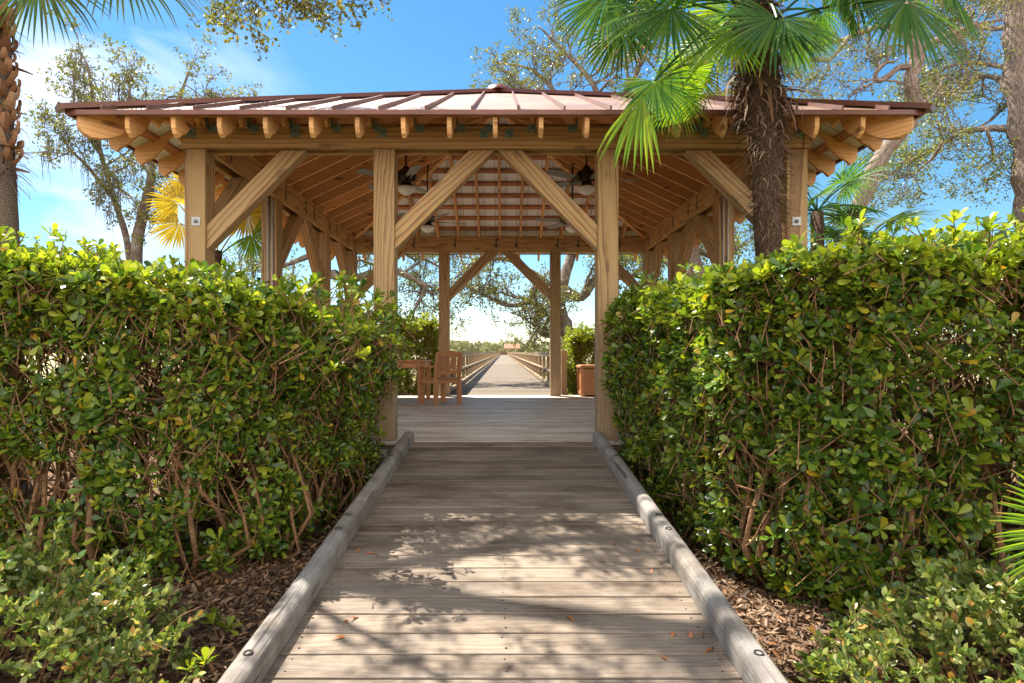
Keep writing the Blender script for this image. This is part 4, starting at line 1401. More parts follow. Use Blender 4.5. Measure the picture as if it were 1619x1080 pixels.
# fallen leaves lying on the ramp
spots = [(566, 872), (596, 880), (560, 978), (548, 984), (534, 1010), (1064, 1004), (1092, 1005), (1110, 1003), (972, 862), (963, 757), (1050, 1042), (620, 762), (640, 760), (900, 978), (1008, 872), (1030, 905), (1120, 1030), (585, 876)]
for i, (px, py) in enumerate(spots):
    # depth of the ramp under that pixel
    Yd = 1.412 * FPX / (py - VY + 0.087 * FPX)
    x = (px - VX) * Yd / FPX
    tv, tf = leaf_template('lance' if i % 2 else 'obovate', 0.3, 0.35)
    V = (tv - np.array([0, .5, 0])) * random.uniform(.04, .06)
    o = raw_mesh('fallen_leaf', V, tf, MAT['fallen'])
    o.location = (x, Yd, rz_(Yd) + 0.008); o.rotation_euler = (random.uniform(-.4, .4), random.uniform(-.4, .4), random.uniform(0, 6.28))
    tag(o, 'small curled orange brown leaf lying on the grey boards of the ramp', 'leaf', 'fallen leaves on the ramp boards')


# ------------------------------------------------------------------ palms
def curve(p0, p1, sag, n=8):
    p0, p1 = Vector(p0), Vector(p1)
    return [p0.lerp(p1, i / n) + Vector((0, 0, sag * 4 * (i / n) * (1 - i / n))) for i in range(n + 1)]


def fan_frond(hub, d, nrm_, r, spread=300, nseg=38, droop=0.25, split=0.5, cup=0.15, seed=0, tipdroop=0.35):
    """fan leaf from its hub: arrays of verts, quads"""
    rng = np.random.default_rng(seed)
    d = Vector(d).normalized(); n_ = Vector(nrm_); n_ = (n_ - d * n_.dot(d)).normalized(); s = d.cross(n_)
    V, F, T = [], [], []
    ts = [0.04, 0.2, 0.38, 0.55, 0.7, 0.84, 0.94, 1.0]
    da = R(spread) / nseg
    for k in range(nseg):
        a = -R(spread) / 2 + (k + .5) * da + rng.normal(0, .012)
        Lk = r * (0.70 + 0.30 * math.cos(a / 2.0) ** 2) * rng.uniform(.93, 1.04)
        dr = d * math.cos(a) + s * math.sin(a)
        sd = (-d * math.sin(a) + s * math.cos(a))
        dk = droop * rng.uniform(.6, 1.4); td = tipdroop * rng.uniform(.4, 1.6)
        base = len(V); tb = rng.uniform(.90, 1.04)
        p = Vector(hub); prev_t = 0
        cur = dr.copy()
        for i, t in enumerate(ts):
            # bend downwards progressively
            bend = dk * t + (td * ((t - .6) / .4) ** 1.5 if t > .6 else 0)
            dirv = (cur + n_ * (-cup * 0.6 * (1 - t)) + Vector((0, 0, -bend))).normalized()
            p = p + dirv * (Lk * (t - prev_t)); prev_t = t
            wid_full = Lk * t * math.tan(da / 2) * 1.02
            if t <= split: w = wid_full
            else: w = Lk * split * math.tan(da / 2) * max(0.04, (1 - (t - split) / (1 - split))) ** 0.8
            lift = n_ * (w * 0.55)
            if i == len(ts) - 1: w = .0012
            V += [tuple(p - sd * w + lift * .0), tuple(p + lift * -0.9), tuple(p + sd * w)]
            T += [t * tb] * 3
        for i in range(len(ts) - 1):
            b = base + 3 * i
            F += [(b, b + 1, b + 4, b + 3), (b + 1, b + 2, b + 5, b + 4)]
    return np.array(V), np.array(F), np.array(T)


def frond(parent, origin, crown, hub, d, nrm_, r, mat, sag=0.1, seed=0, pet_r=0.011, **kw):
    o3 = Vector(origin)
    pts = [p - o3 for p in curve(crown, hub, sag)]
    mb = MB(); mb.tube(pts, [pet_r * 1.6] + [pet_r] * (len(pts) - 2) + [pet_r * .8], 5, cap=False)
    V, F, T = fan_frond(Vector(hub) - o3, d, nrm_, r, seed=seed, **kw)
    PV = np.array([tuple(v) for v in mb.v]); PF = np.array(mb.f)
    Va, Fa = merge_arrays([(V, F), (PV, PF)])
    o = raw_mesh('frond', Va, Fa, MAT[mat], parent, smooth=False)
    a = o.data.attributes.new('tip', 'FLOAT', 'POINT')
    a.data.foreach_set('value', np.concatenate([T, np.zeros(len(PV))]).astype(np.float32))
    return o


def fibre_mass(parent, origin, pts, rads, n, seed, L=(.10, .28), w=.006, mat='fibre', hang=0.8, name='fibre'):
    """ragged strips hanging from a trunk"""
    rng = np.random.default_rng(seed)
    V, F = [], []
    o3 = Vector(origin)
    for k in range(n):
        t = rng.random() ** .85 * (len(pts) - 1); i = min(int(t), len(pts) - 2); f = t - i
        c = Vector(pts[i]).lerp(Vector(pts[i + 1]), f); rr = rads[i] * (1 - f) + rads[i + 1] * f
        a = rng.uniform(0, 2 * math.pi)
        o_ = Vector((math.cos(a), math.sin(a), 0))
        p = c + o_ * rr * rng.uniform(.85, 1.05)
        d = (o_ * rng.uniform(.2, 1.1) + Vector((rng.normal(0, .5), rng.normal(0, .5), rng.uniform(-.3, .8)))).normalized()
        Lk = rng.uniform(*L); sd = Vector((-o_.y, o_.x, rng.normal(0, .3))).normalized(); ww = w * rng.uniform(.4, 1.6)
        b = len(V); m = 5
        for j in range(m + 1):
            q = j / m
            V += [tuple(p - o3 - sd * ww * (1 - q * .8)), tuple(p - o3 + sd * ww * (1 - q * .8))]
            d = (d + Vector((rng.normal(0, .22), rng.normal(0, .22), -hang * .45))).normalized()
            if (p - c).xy.length < rr * .95: d = (d + o_ * .5).normalized()
            p = p + d * Lk / m
        for j in range(m): F.append((b + 2 * j, b + 2 * j + 1, b + 2 * j + 3, b + 2 * j + 2))
    return raw_mesh(name, np.array(V), np.array(F), MAT[mat], parent, smooth=False)


# fibrous palm before the right corner post
b0 = P(1214, 640, 5.05); b0.z = gz(b0.x, b0.y) - .05
t = empty('windmill_palm', (b0.x, b0.y, gz(b0.x, b0.y)))
o3 = t.location.copy()
tag(t, 'shaggy brown fibre trunk palm with green fans, before the right corner of the pavilion', 'palm tree', None)
tp = [b0, P(1216, 420, 5.05), P(1212, 330, 5.05), P(1214, 250, 5.05), P(1206, 180, 5.05), P(1198, 110, 5.05), P(1196, 50, 5.05), P(1192, -20, 5.05)]
tr = [.14, .125, .125, .14, .165, .20, .17, .10]
mb = MB()
pts, rads = [], []
for i in range(len(tp) - 1):
    for j in range(6):
        f = j / 6; pts.append(tp[i].lerp(tp[i + 1], f)); rads.append((tr[i] * (1 - f) + tr[i + 1] * f) * .86 * (1 + .10 * mnoise.noise(Vector((i * 3.3 + j, 2, 1)))))
mb.tube([p - o3 for p in pts], rads, 14); mb.build('trunk', MAT['fibre_trunk'], t)
fibre_mass(t, o3, tp[1:], [r * .90 for r in tr[1:]], 3600, 3, L=(.06, .22), w=.0032, hang=.55)
fibre_mass(t, o3, tp[3:], [r * 1.0 for r in tr[3:]], 260, 4, L=(.10, .22), w=.011, hang=.9, name='leaf_bases')
fibre_mass(t, o3, tp[4:6], [.17, .19], 60, 14, L=(.2, .36), w=.02, hang=1.4, name='dead_leaf_stubs', mat='frond_dead')
crown = P(1195, 20, 5.05)
W = [  # hub px, py, Y, direction px,py, toward depth, normal, radius, material, droop, spread
    (1062, 12, 4.75, (-.85, -.25, -.35), (.1, -.9, .5), .70, 'frond', .30, 290),
    (1016, 150, 4.55, (-.32, -.05, -1.0), (-.2, -.95, .1), .62, 'frond_lime', .95, 78),
    (1034, 128, 4.75, (.35, -.1, -.75), (-.2, -.9, .3), .46, 'frond', .30, 270),
    (1228, 28, 4.60, (-.62, -.35, -.70), (.2, -.8, .6), .62, 'frond', .22, 230),
    (1240, 30, 4.62, (.55, -.3, -.35), (.0, -.7, .7), .55, 'frond', .35, 170),
    (1432, 2, 4.80, (.45, -.2, -.5), (.1, -.8, .5), .76, 'frond', .8, 300),
    (1330, -8, 4.9, (.5, .2, -.55), (.1, -.7, .6), .5, 'frond', .5, 280),
    (1110, 72, 5.45, (-.45, .5, -.4), (.0, -.8, .5), .55, 'frond_lime', .30, 300),
    (1092, 112, 5.35, (-.3, .3, -.9), (.1, -.9, .3), .42, 'frond_lime', .2, 260),
    (985, 40, 5.2, (-.7, .2, -.45), (.1, -.8, .5), .58, 'frond', .4, 290),
    (1150, 20, 5.5, (-.1, .6, -.5), (.0, -.8, .5), .6, 'frond_lime', .30, 300),
    (1020, -60, 4.9, (-.7, -.1, -.1), (.1, -.6, .8), .62, 'frond', .5, 300),
    (1280, -90, 5.2, (.6, .2, .1), (-.2, -.5, .8), .62, 'frond', .5, 300),
    (1190, -120, 4.7, (0, -.6, .4), (0, .5, .8), .6, 'frond', .45, 300),
    (1120, -110, 5.4, (-.4, .5, .4), (0, -.5, .8), .6, 'frond', .45, 300),
    (1380, -70, 4.7, (.7, -.2, .1), (-.2, -.4, .9), .55, 'frond', .6, 300),
    (1250, -60, 4.5, (.3, -.7, .1), (-.2, .3, .9), .55, 'frond', .5, 300),
    (1100, -30, 4.5, (-.5, -.6, .0), (.2, .2, .9), .55, 'frond', .5, 300),
    (1300, 20, 5.3, (.4, .4, -.6), (.1, -.85, .4), .5, 'frond', .4, 280),
    (1345, -30, 5.0, (.6, .0, -.4), (.0, -.8, .6), .62, 'frond', .7, 300),
    (1500, -20, 5.1, (.6, .2, -.3), (.0, -.7, .6), .6, 'frond', .8, 300),
    (1160, 55, 4.7, (-.4, -.4, -.8), (.1, -.9, .4), .42, 'frond_lime', .3, 240),
    (960, -10, 4.9, (-.6, .0, -.6), (.1, -.9, .4), .58, 'frond', .4, 290),
    (1070, 150, 5.2, (.1, .2, -.9), (.1, -.9, .3), .40, 'frond_lime', .25, 260),
    (1260, 60, 5.3, (.3, .3, -.8), (.1, -.9, .3), .38, 'frond', .3, 260),
]
for i, (hx, hy, Y, d, n_, r, mt, dr, sp) in enumerate(W):
    frond(t, o3, crown + Vector((random.uniform(-.08, .08), random.uniform(-.08, .08), random.uniform(-.15, .15))), P(hx, hy, Y), d, n_, r, mt, sag=.07, seed=50 + i, droop=dr, spread=sp, split=.47, nseg=int(sp / 6.8), tipdroop=.45)

# cabbage palm at the left edge
c0 = Vector((-5.24, 6.25, gz(-5, 6.25)))
t = empty('cabbage_palm', c0)
tag(t, 'thick cabbage palm with peeling bark boots at the left edge of the photo', 'palm tree')
mb = MB()
zt = [0, .8, 1.6, 2.4, 3.2, 4.0, 4.5, 5.0]; rt = [.21, .18, .165, .155, .155, .165, .17, .14]
pts, rads = [], []
for i in range(7):
    for j in range(7):
        f = j / 7; z = zt[i] * (1 - f) + zt[i + 1] * f
        pts.append(Vector((.02 * math.sin(z * 1.1) - .10 * max(0, (z - 2.2) / 2.5), 0, z - .05))); rads.append((rt[i] * (1 - f) + rt[i + 1] * f) * (1 + .06 * mnoise.noise(Vector((z * 4, 3, 2)))))
mb.tube(pts, rads, 18); mb.build('trunk', MAT['bark_palm'], t)
# boots: broad split leaf bases from half way up
rng = np.random.default_rng(21)
V, F = [], []
for k in range(150):
    z = 3.30 + 1.75 * (k / 150) + rng.normal(0, .03); a = k * 2.4 + rng.normal(0, .2)
    o_ = Vector((math.cos(a), math.sin(a), 0)); sd = Vector((-o_.y, o_.x, 0))
    cx = .02 * math.sin(z * 1.1) - .10 * max(0, (z - 2.2) / 2.5)
    p = Vector((cx, 0, z)) + o_ * .14
    L = rng.uniform(.12, .22); w = rng.uniform(.05, .085); flare = rng.uniform(.2, .6)
    b = len(V); d = (o_ * flare + Vector((0, 0, 1))).normalized()
    if rng.random() < .12: d = (o_ * rng.uniform(.9, 1.3) + Vector((0, 0, rng.uniform(-.4, .4)))).normalized()
    for j in range(5):
        q = j / 4; ww = w * (1 - .65 * q)
        c = p + d * L * q + o_ * (.03 * math.sin(q * 3.1))
        V += [tuple(c - sd * ww - o_ * .012), tuple(c + o_ * .012), tuple(c + sd * ww - o_ * .012), tuple(c - o_ * .018)]
    for j in range(4):
        for m in range(4):
            F.append((b + 4 * j + m, b + 4 * j + (m + 1) % 4, b + 4 * j + 4 + (m + 1) % 4, b + 4 * j + 4 + m))
raw_mesh('leaf_bases', np.array(V), np.array(F), MAT['boot'], t, smooth=False)
tpp = [Vector((cx_, 0, z)) + c0 for cx_, z in ((-.06, 3.1), (-.1, 3.4), (-.16, 4.2), (-.2, 5.0))]
fibre_mass(t, c0, tpp, [.15, .17, .18, .15], 380, 8, L=(.1, .34), w=.008, mat='fibre')
crown = P(20, -75, 6.25)
SF = [(185, -62, 6.0, (.75, -.1, -.35), (-.1, -.6, .8), 1.05, .7, 260), (60, -45, 5.9, (.25, -.2, -.9), (.2, -.9, .3), .85, .35, 170), (110, -100, 6.5, (.6, .3, -.2), (-.1, -.3, .9), .9, .6, 260),
      (-80, -40, 6.0, (-.6, -.2, -.5), (0, -.6, .8), .9, .5, 260), (-120, -140, 6.3, (-.7, .1, .1), (.3, 0, 1), .9, .5, 260), (40, -180, 6.0, (.2, -.3, .6), (0, 1, .3), .9, .4, 260),
      (150, -170, 6.2, (.7, 0, .3), (-.4, 0, .9), .95, .5, 260), (-40, -170, 6.6, (-.3, .5, .4), (0, -.5, .8), .9, .5, 260), (20, -60, 5.4, (0, -.9, -.2), (0, -.1, 1), .9, .5, 260)]
for i, (hx, hy, Y, d, n_, r, dr, sp) in enumerate(SF):
    frond(t, c0, crown + Vector((random.uniform(-.08, .08), random.uniform(-.08, .08), random.uniform(-.1, .1))), P(hx, hy, Y), d, n_, r, 'frond_sabal', sag=.12, seed=150 + i, droop=dr, spread=sp, split=.42, nseg=int(sp / 5.2), tipdroop=.7, pet_r=.016)

# yellowing palm outside the left side of the pavilion
c0 = Vector((-4.0, 8.3, gz(-4, 8.3)))
t = empty('yellowing_palm', c0)
tag(t, 'small palm with bright yellow fans behind the left corner post', 'palm tree')
mb = MB(); mb.tube([(0, 0, -.05), (.03, 0, 1.0), (.0, 0, 1.9), (.02, 0, 2.75)], [.11, .10, .105, .07], 10); mb.build('trunk', MAT['fibre_trunk'], t)
fibre_mass(t, c0, [c0 + Vector((.02, 0, 1.2)), c0 + Vector((0, 0, 2.0)), c0 + Vector((0, 0, 2.7))], [.12, .14, .13], 500, 31, L=(.1, .3), w=.008)
fibre_mass(t, c0, [c0 + Vector((.02, 0, 1.7)), c0 + Vector((0, 0, 2.3))], [.14, .16], 120, 32, L=(.25, .5), w=.03, mat='frond_dead', hang=1.3, name='dead_fronds')
cr = c0 + Vector((.02, 0, 2.65))
YF = [(282, 322, 8.2, (-.6, -.2, .25), (.3, -.9, .2), .42, .15, 220), (284, 352, 8.15, (-.75, -.2, -.45), (.1, -.95, .2), .45, .12, 200), (300, 296, 8.3, (-.1, .1, .8), (.2, -.9, 0), .42, .1, 250),
      (392, 340, 8.3, (.5, .1, -.1), (-.1, -.9, .3), .5, .2, 280), (398, 372, 8.2, (.5, -.1, -.5), (0, -.9, .2), .42, .2, 240), (350, 300, 8.6, (.1, .5, .7), (0, -.9, .3), .5, .2, 260), (320, 330, 7.8, (-.2, -.7, .2), (.2, -.3, .9), .42, .2, 260)]
for i, (hx, hy, Y, d, n_, r, dr, sp) in enumerate(YF):
    frond(t, c0, cr, P(hx, hy, Y), d, n_, r, 'frond_yellow' if i != 4 else 'frond_lime', sag=.04, seed=250 + i, droop=dr, spread=sp, split=.6, nseg=int(sp / 8), tipdroop=.25)

# dark palms outside the right side of the pavilion
def small_palm(label, c, h, fr, seed, mat='frond'):
    rng = np.random.default_rng(seed)
    c0 = Vector((c[0], c[1], gz(c[0], c[1])))
    t = empty('small_palm', c0); tag(t, label, 'palm tree', 'dark palms beyond the right side of the pavilion')
    mb = MB(); mb.tube([(0, 0, -.05), (.02, 0, h * .5), (0, 0, h)], [.12, .10, .09], 10); mb.build('trunk', MAT['fibre_trunk'], t)
    n = 15
    for k in range(n):
        a = k * 2.4; e = -0.45 + 1.5 * k / n
        d = Vector((math.cos(a) * math.cos(e), math.sin(a) * math.cos(e), math.sin(e)))
        cr = c0 + Vector((0, 0, h))
        hub = cr + d * rng.uniform(.42, .65)
        frond(t, c0, cr, hub, d + Vector((0, 0, -.25)), Vector((0, 0, 1)) + Vector(tuple(rng.normal(0, .4, 3))), fr * rng.uniform(.85, 1.1), mat, sag=.05, seed=seed * 20 + k, droop=.35, spread=270, split=.4, nseg=40, tipdroop=.3)


small_palm('dark green fan palm against the sky behind the right corner post', (4.72, 9.0), 3.45, .60, 41)
small_palm('lower dark fan palm at the foot of the crooked oak on the right', (5.75, 9.5), 3.05, .58, 42, 'frond_sabal')
# palmetto reaching in at the right edge
c0 = Vector((2.62, 2.0, gz(2.6, 2.0)))
t = empty('palmetto', c0); tag(t, 'pale green palmetto fan reaching in at the lower right edge', 'palmetto')
cr = c0 + Vector((0, 0, .12))
for i, (hub, d, n_, r) in enumerate([((2.14, 1.98, .35), (-.9, -.1, -.3), (.1, -.95, .15), .46), ((2.35, 2.1, .55), (-.3, .2, .8), (.2, -.9, .2), .5), ((2.9, 2.0, .5), (.6, 0, .6), (-.2, -.8, .5), .5), ((2.65, 1.7, .4), (.1, -.8, .4), (0, .3, .9), .5)]):
    if i == 0: hub = P(1745, 850, 2.02); d = (-.95, 0, .05); n_ = (.05, -1, .1)
    frond(t, c0, cr, hub, d, n_, r * .80 if i == 0 else r, 'frond_lime' if i == 0 else 'frond', sag=.03, seed=350 + i, droop=.12, spread=150 if i == 0 else 220, split=.72 if i == 0 else .4, nseg=44, tipdroop=.1)


# ------------------------------------------------------------------ trees
def clump(nl, rad, leaf, rng):
    p = rng.normal(0, rad * .55, (nl, 3)); d = rng.normal(0, 1, (nl, 3)) + np.array([0, 0, .4])
    V, F = cloud_arrays(np.array([(-.28, 0, 0), (0, -.5, .05), (.28, 0, 0), (0, .5, .05)]), np.array([(0, 1, 2, 3)]), p, d, leaf * rng.uniform(.7, 1.25, nl), rng)
    return V, F


def tree(name, label, cat, base, limbs, seed, leafmat_, barkmat='bark', sub=(6, 5, 4), lens=(1.6, .75, .35), leaf=.065, nleaf=9, clr=.15, leafp=.75, jitter=.30, moss=0, group=None, droop=0.0, minr=.004, from_t=.3):
    """limbs: (points, r0, r1, branches?) along the drawn line; finer branches grow off them"""
    rng = np.random.default_rng(seed)
    o3 = Vector(base)
    t = empty(name, o3); tag(t, label, cat, group)
    mt, mb = MB(), MB()
    anchors, A0, A1, AR0, AR1, mossp = [], [], [], [], [], []

    def wiggle(p, d, L, n, jit, up):
        q = [p]; d = d.normalized()
        for j in range(n):
            d = (d + Vector(tuple(rng.normal(0, jit, 3))) + Vector((0, 0, up))).normalized()
            q.append(q[-1] + d * L / n)
        return q, d

    def grow(q, r0, r1, lev):
        n = len(q) - 1
        cnt = sub[lev] if lev < len(sub) else 0
        for c in range(int(cnt)):
            f = from_t + (1 - from_t) * (c + rng.random()) / cnt if lev == 0 else .25 + .75 * (c + rng.random()) / cnt
            f = min(f, .999); i = min(int(f * n), n - 1); p = q[i].lerp(q[i + 1], f * n - i)
            tan = (q[i + 1] - q[i]).normalized()
            d = (tan * .55 + Vector(tuple(rng.normal(0, .75, 3))) + Vector((0, 0, .18 - droop))).normalized()
            L = lens[lev] * rng.uniform(.6, 1.25) * (1.15 - .4 * f)
            rr = max(minr, (r0 * (1 - f) + r1 * f) * .5) if lev == 0 else max(minr, r0 * .5)
            rr = min(rr, .05 / (1 + lev))
            q2, d2 = wiggle(p, d, L, 5 if lev < 2 else 3, jitter, .04 - droop * .5)
            re = max(minr * .6, rr * .4)
            if lev < 1: mb.tube(q2, [rr * (1 - j / (len(q2) - 1)) + re * j / (len(q2) - 1) for j in range(len(q2))], 6, cap=False)
            else:
                for j in range(len(q2) - 1):
                    A0.append(tuple(q2[j])); A1.append(tuple(q2[j + 1])); m_ = len(q2) - 1
                    AR0.append(rr * (1 - j / m_) + re * j / m_); AR1.append(rr * (1 - (j + 1) / m_) + re * (j + 1) / m_)
            if lev + 1 < len(sub): grow(q2, rr, re, lev + 1)
            if lev >= len(sub) - 2:
                for z in q2[2:]:
                    if rng.random() < leafp: anchors.append(tuple(z))
            if moss and lev <= 1 and rng.random() < moss: mossp.append(tuple(q2[len(q2) // 2]))

    first = True
    for lb in limbs:
        pts, r0, r1 = lb[0], lb[1], lb[2]
        grows = lb[3] if len(lb) > 3 else True
        P2 = []
        pts = [Vector(p) - o3 for p in pts]
        for i in range(len(pts) - 1):
            pm = pts[max(i - 1, 0)]; p0 = pts[i]; p1 = pts[i + 1]; p2 = pts[min(i + 2, len(pts) - 1)]
            for j in range(4):
                f = j / 4
                v = .5 * ((2 * p0) + (p1 - pm) * f + (2 * pm - 5 * p0 + 4 * p1 - p2) * f * f + (3 * p0 - pm - 3 * p1 + p2) * f ** 3)
                P2.append(v + Vector(tuple(rng.normal(0, min(r0, r1 + .02) * .12, 3))))
        P2.append(pts[-1])
        n = len(P2) - 1
        (mt if first else mb).tube(P2, [(r0 * (1 - j / n) + r1 * j / n) * (1 + .10 * mnoise.noise(Vector((j * .9, seed, r0 * 50)))) for j in range(n + 1)], 14 if first else 9)
        first = False
        if grows: grow(P2, r0, r1, 0)
    mt.build('trunk', MAT[barkmat], t)
    if mb.v: mb.build('limbs', MAT[barkmat], t)
    if A0:
        V, F = sticks(np.array(A0), np.array(A1), np.array(AR0), np.array(AR1), 4)
        stem_mesh('twigs', [(V, F)], MAT[barkmat], t)
    if anchors:
        A = np.array(anchors); arrs = []
        for k in range(6):
            tv, tf = clump(nleaf, clr, leaf, rng)
            a = A[k::6]
            if len(a): arrs.append(cloud_arrays(tv, tf, a + rng.normal(0, .03, a.shape), rng.normal(0, 1, a.shape), rng.uniform(.8, 1.2, len(a)), rng))
        V, F = merge_arrays(arrs); raw_mesh('foliage', V, F, MAT[leafmat_], t, smooth=False)
    if mossp:
        for m in mossp:
            V, F = [], []
            for k in range(14):
                p = Vector(m) + Vector(tuple(rng.normal(0, .07, 3))); L = rng.uniform(.15, .75); b = len(V); w = rng.uniform(.004, .012); a = rng.uniform(0, 3.1)
                sd = Vector((math.cos(a), math.sin(a), 0))
                for j in range(5):
                    q = p + Vector((rng.normal(0, .012), rng.normal(0, .012), -L * j / 4)); V += [tuple(q - sd * w * (1 - j / 5)), tuple(q + sd * w * (1 - j / 5))]
                for j in range(4): F.append((b + 2 * j, b + 2 * j + 1, b + 2 * j + 3, b + 2 * j + 2))
            raw_mesh('moss_tuft', np.array(V), np.array(F), MAT['moss'], t, smooth=False)
    return t


def PP(Y, *pp, dy=0.0):
    n = max(1, len(pp) - 1)
    return [P(x, y, Y + dy * i / n) for i, (x, y) in enumerate(pp)]


def rooted(pts):
    p = pts[0].copy(); p.z = gz(p.x, p.y) - .1
    return [p] + pts


# slim two-stemmed tree on the left
Y = 14.0
tree('slim_oak', 'slim two-stemmed oak with hanging moss left of the pavilion', 'tree', (P(212, 560, Y).x, Y, gz(0, Y)),
     [(rooted(PP(Y, (214, 420), (224, 350), (236, 300), (240, 262))), .14, .09, False),
      (PP(Y, (212, 470), (201, 385), (176, 300), (160, 245), (150, 180), (140, 110), (130, 88), dy=.4), .085, .02),
      (PP(Y, (240, 262), (262, 205), (285, 150), (300, 110), dy=.5), .09, .015),
      (PP(Y, (240, 262), (215, 215), (205, 160), (208, 120), dy=-.5), .08, .015),
      (PP(Y, (240, 262), (290, 215), (325, 160), (335, 140), dy=-.6), .07, .012),
      (PP(Y, (182, 318), (140, 265), (110, 235), (92, 205), dy=-.6), .05, .01),
      (PP(Y, (236, 305), (262, 330), (275, 300), dy=.5), .04, .01),
      (PP(Y, (172, 290), (200, 305), (214, 322), dy=-.4), .03, .01),
      (PP(Y, (160, 245), (120, 180), (118, 110), dy=.4), .05, .01)],
     61, 'oakleaf', sub=(8, 5, 3), lens=(1.0, .5, .28), leaf=.07, nleaf=8, clr=.085, leafp=.40, moss=.13)
# big live oak by the boardwalk
Y = 19.0
tree('live_oak', 'big spreading live oak standing right of the boardwalk', 'tree', (1.95, Y, gz(0, Y)),
     [(rooted(PP(Y, (905, 560), (896, 520), (885, 490), (888, 455))), .30, .17, False),
      (PP(Y, (888, 500), (868, 530), (850, 520), (846, 500), (860, 488), dy=-.5), .12, .03),
      (PP(Y, (885, 470), (850, 450), (835, 478), (800, 482), (770, 468), (735, 452), dy=-1.0), .13, .02),
      (PP(Y, (882, 462), (840, 430), (800, 410), (750, 415), (720, 440), dy=-2.0), .11, .02),
      (PP(Y, (888, 455), (905, 400), (930, 330), (925, 240), (880, 150), (840, 110), (790, 100), dy=1.5), .18, .03),
      (PP(Y, (925, 240), (945, 150), (900, 90), (850, 40), dy=1.0), .14, .02),
      (PP(Y, (888, 455), (920, 470), (950, 430), (990, 440), (1030, 410), dy=-1.0), .18, .03),
      (PP(Y, (905, 400), (960, 350), (1040, 330), (1110, 390), dy=1), .17, .03),
      (PP(Y, (925, 250), (990, 180), (1060, 120), (1130, 90), dy=1), .16, .03),
      (PP(Y, (880, 150), (835, 150), (800, 130), dy=-1), .10, .02),
      (PP(Y, (960, 190), (1010, 110), (1010, 60), dy=-1), .10, .02),
      (PP(Y, (1000, 180), (1120, 150), (1230, 140), (1300, 150), dy=.5), .10, .02)],
     62, 'oakleaf', sub=(10, 6, 3), lens=(1.6, .8, .4), leaf=.08, nleaf=12, clr=.12, leafp=.42, moss=.05)
# live oak behind the left of the pavilion
Y = 17.5
tree('live_oak', 'live oak with low twisting limbs behind the left posts of the pavilion', 'tree', (-5.4, Y, gz(0, Y)),
     [(rooted(PP(Y, (505, 470), (510, 420), (500, 380))), .30, .20, False),
      (PP(Y, (508, 430), (560, 440), (610, 425), (650, 440), (672, 455), (660, 480), (652, 500), dy=-.6), .15, .025),
      (PP(Y, (505, 405), (560, 390), (620, 395), (660, 405), (700, 425), dy=.6), .14, .025),
      (PP(Y, (500, 400), (450, 420), (420, 430), dy=-.6), .10, .02),
      (PP(Y, (500, 380), (470, 300), (430, 260), dy=.6), .14, .03),
      (PP(Y, (500, 380), (545, 300), (600, 260), dy=.6), .14, .03)],
     63, 'oakleaf2', sub=(9, 5, 3), lens=(1.2, .65, .35), leaf=.075, nleaf=11, clr=.115, leafp=.42, moss=.12)
# oak behind the right posts
Y = 15.5
tree('grey_oak', 'grey-barked oak seen between the right posts of the pavilion', 'tree', (P(1100, 0, Y).x, Y, gz(0, Y)),
     [(rooted(PP(Y, (1108, 470), (1100, 420), (1092, 370), (1080, 300))), .22, .14, False),
      (PP(Y, (1104, 440), (1060, 420), (1030, 400), (990, 405), dy=-.6), .08, .02),
      (PP(Y, (1096, 390), (1140, 410), (1180, 380), dy=.6), .08, .02),
      (PP(Y, (1080, 300), (1040, 240), (1010, 210), dy=.6), .10, .02),
      (PP(Y, (1080, 300), (1130, 230), (1180, 190), dy=-.4), .10, .02)],
     64, 'oakleaf2', sub=(8, 5, 3), lens=(1.1, .6, .3), leaf=.08, nleaf=8, clr=.16, leafp=.6, moss=.05, barkmat='bark_pine')
# crooked oak on the right
Y = 9.6
tree('crooked_oak', 'crooked leaning oak trunk curving up past the right end of the roof', 'tree', (P(1362, 0, Y).x, Y, gz(0, Y)),
     [(rooted(PP(Y, (1360, 450), (1352, 385), (1360, 320), (1385, 262), (1420, 215), (1448, 172), (1440, 130), (1448, 90), (1440, 30), (1450, -60), (1500, -160))), .135, .09, False),
      (PP(Y, (1442, 105), (1420, 108), (1392, 128), (1384, 118), (1400, 100), (1415, 98), dy=-.3), .055, .02),
      (PP(Y, (1443, 60), (1400, 40), (1340, 60), (1290, 75), (1240, 100), dy=.4), .06, .01),
      (PP(Y, (1340, 60), (1310, 95), (1270, 95), (1250, 140), dy=-.3), .035, .008),
      (PP(Y, (1445, 80), (1490, 60), (1540, 40), (1590, 30), dy=.5), .06, .012),
      (PP(Y, (1448, 172), (1480, 150), (1520, 145), dy=.5), .04, .01),
      (PP(Y, (1445, 0), (1390, -40), (1330, -30), dy=.2), .05, .01)],
     65, 'oakleaf', sub=(8, 5, 3), lens=(.75, .42, .22), leaf=.05, nleaf=8, clr=.085, leafp=.2, moss=0, barkmat='bark_pine')
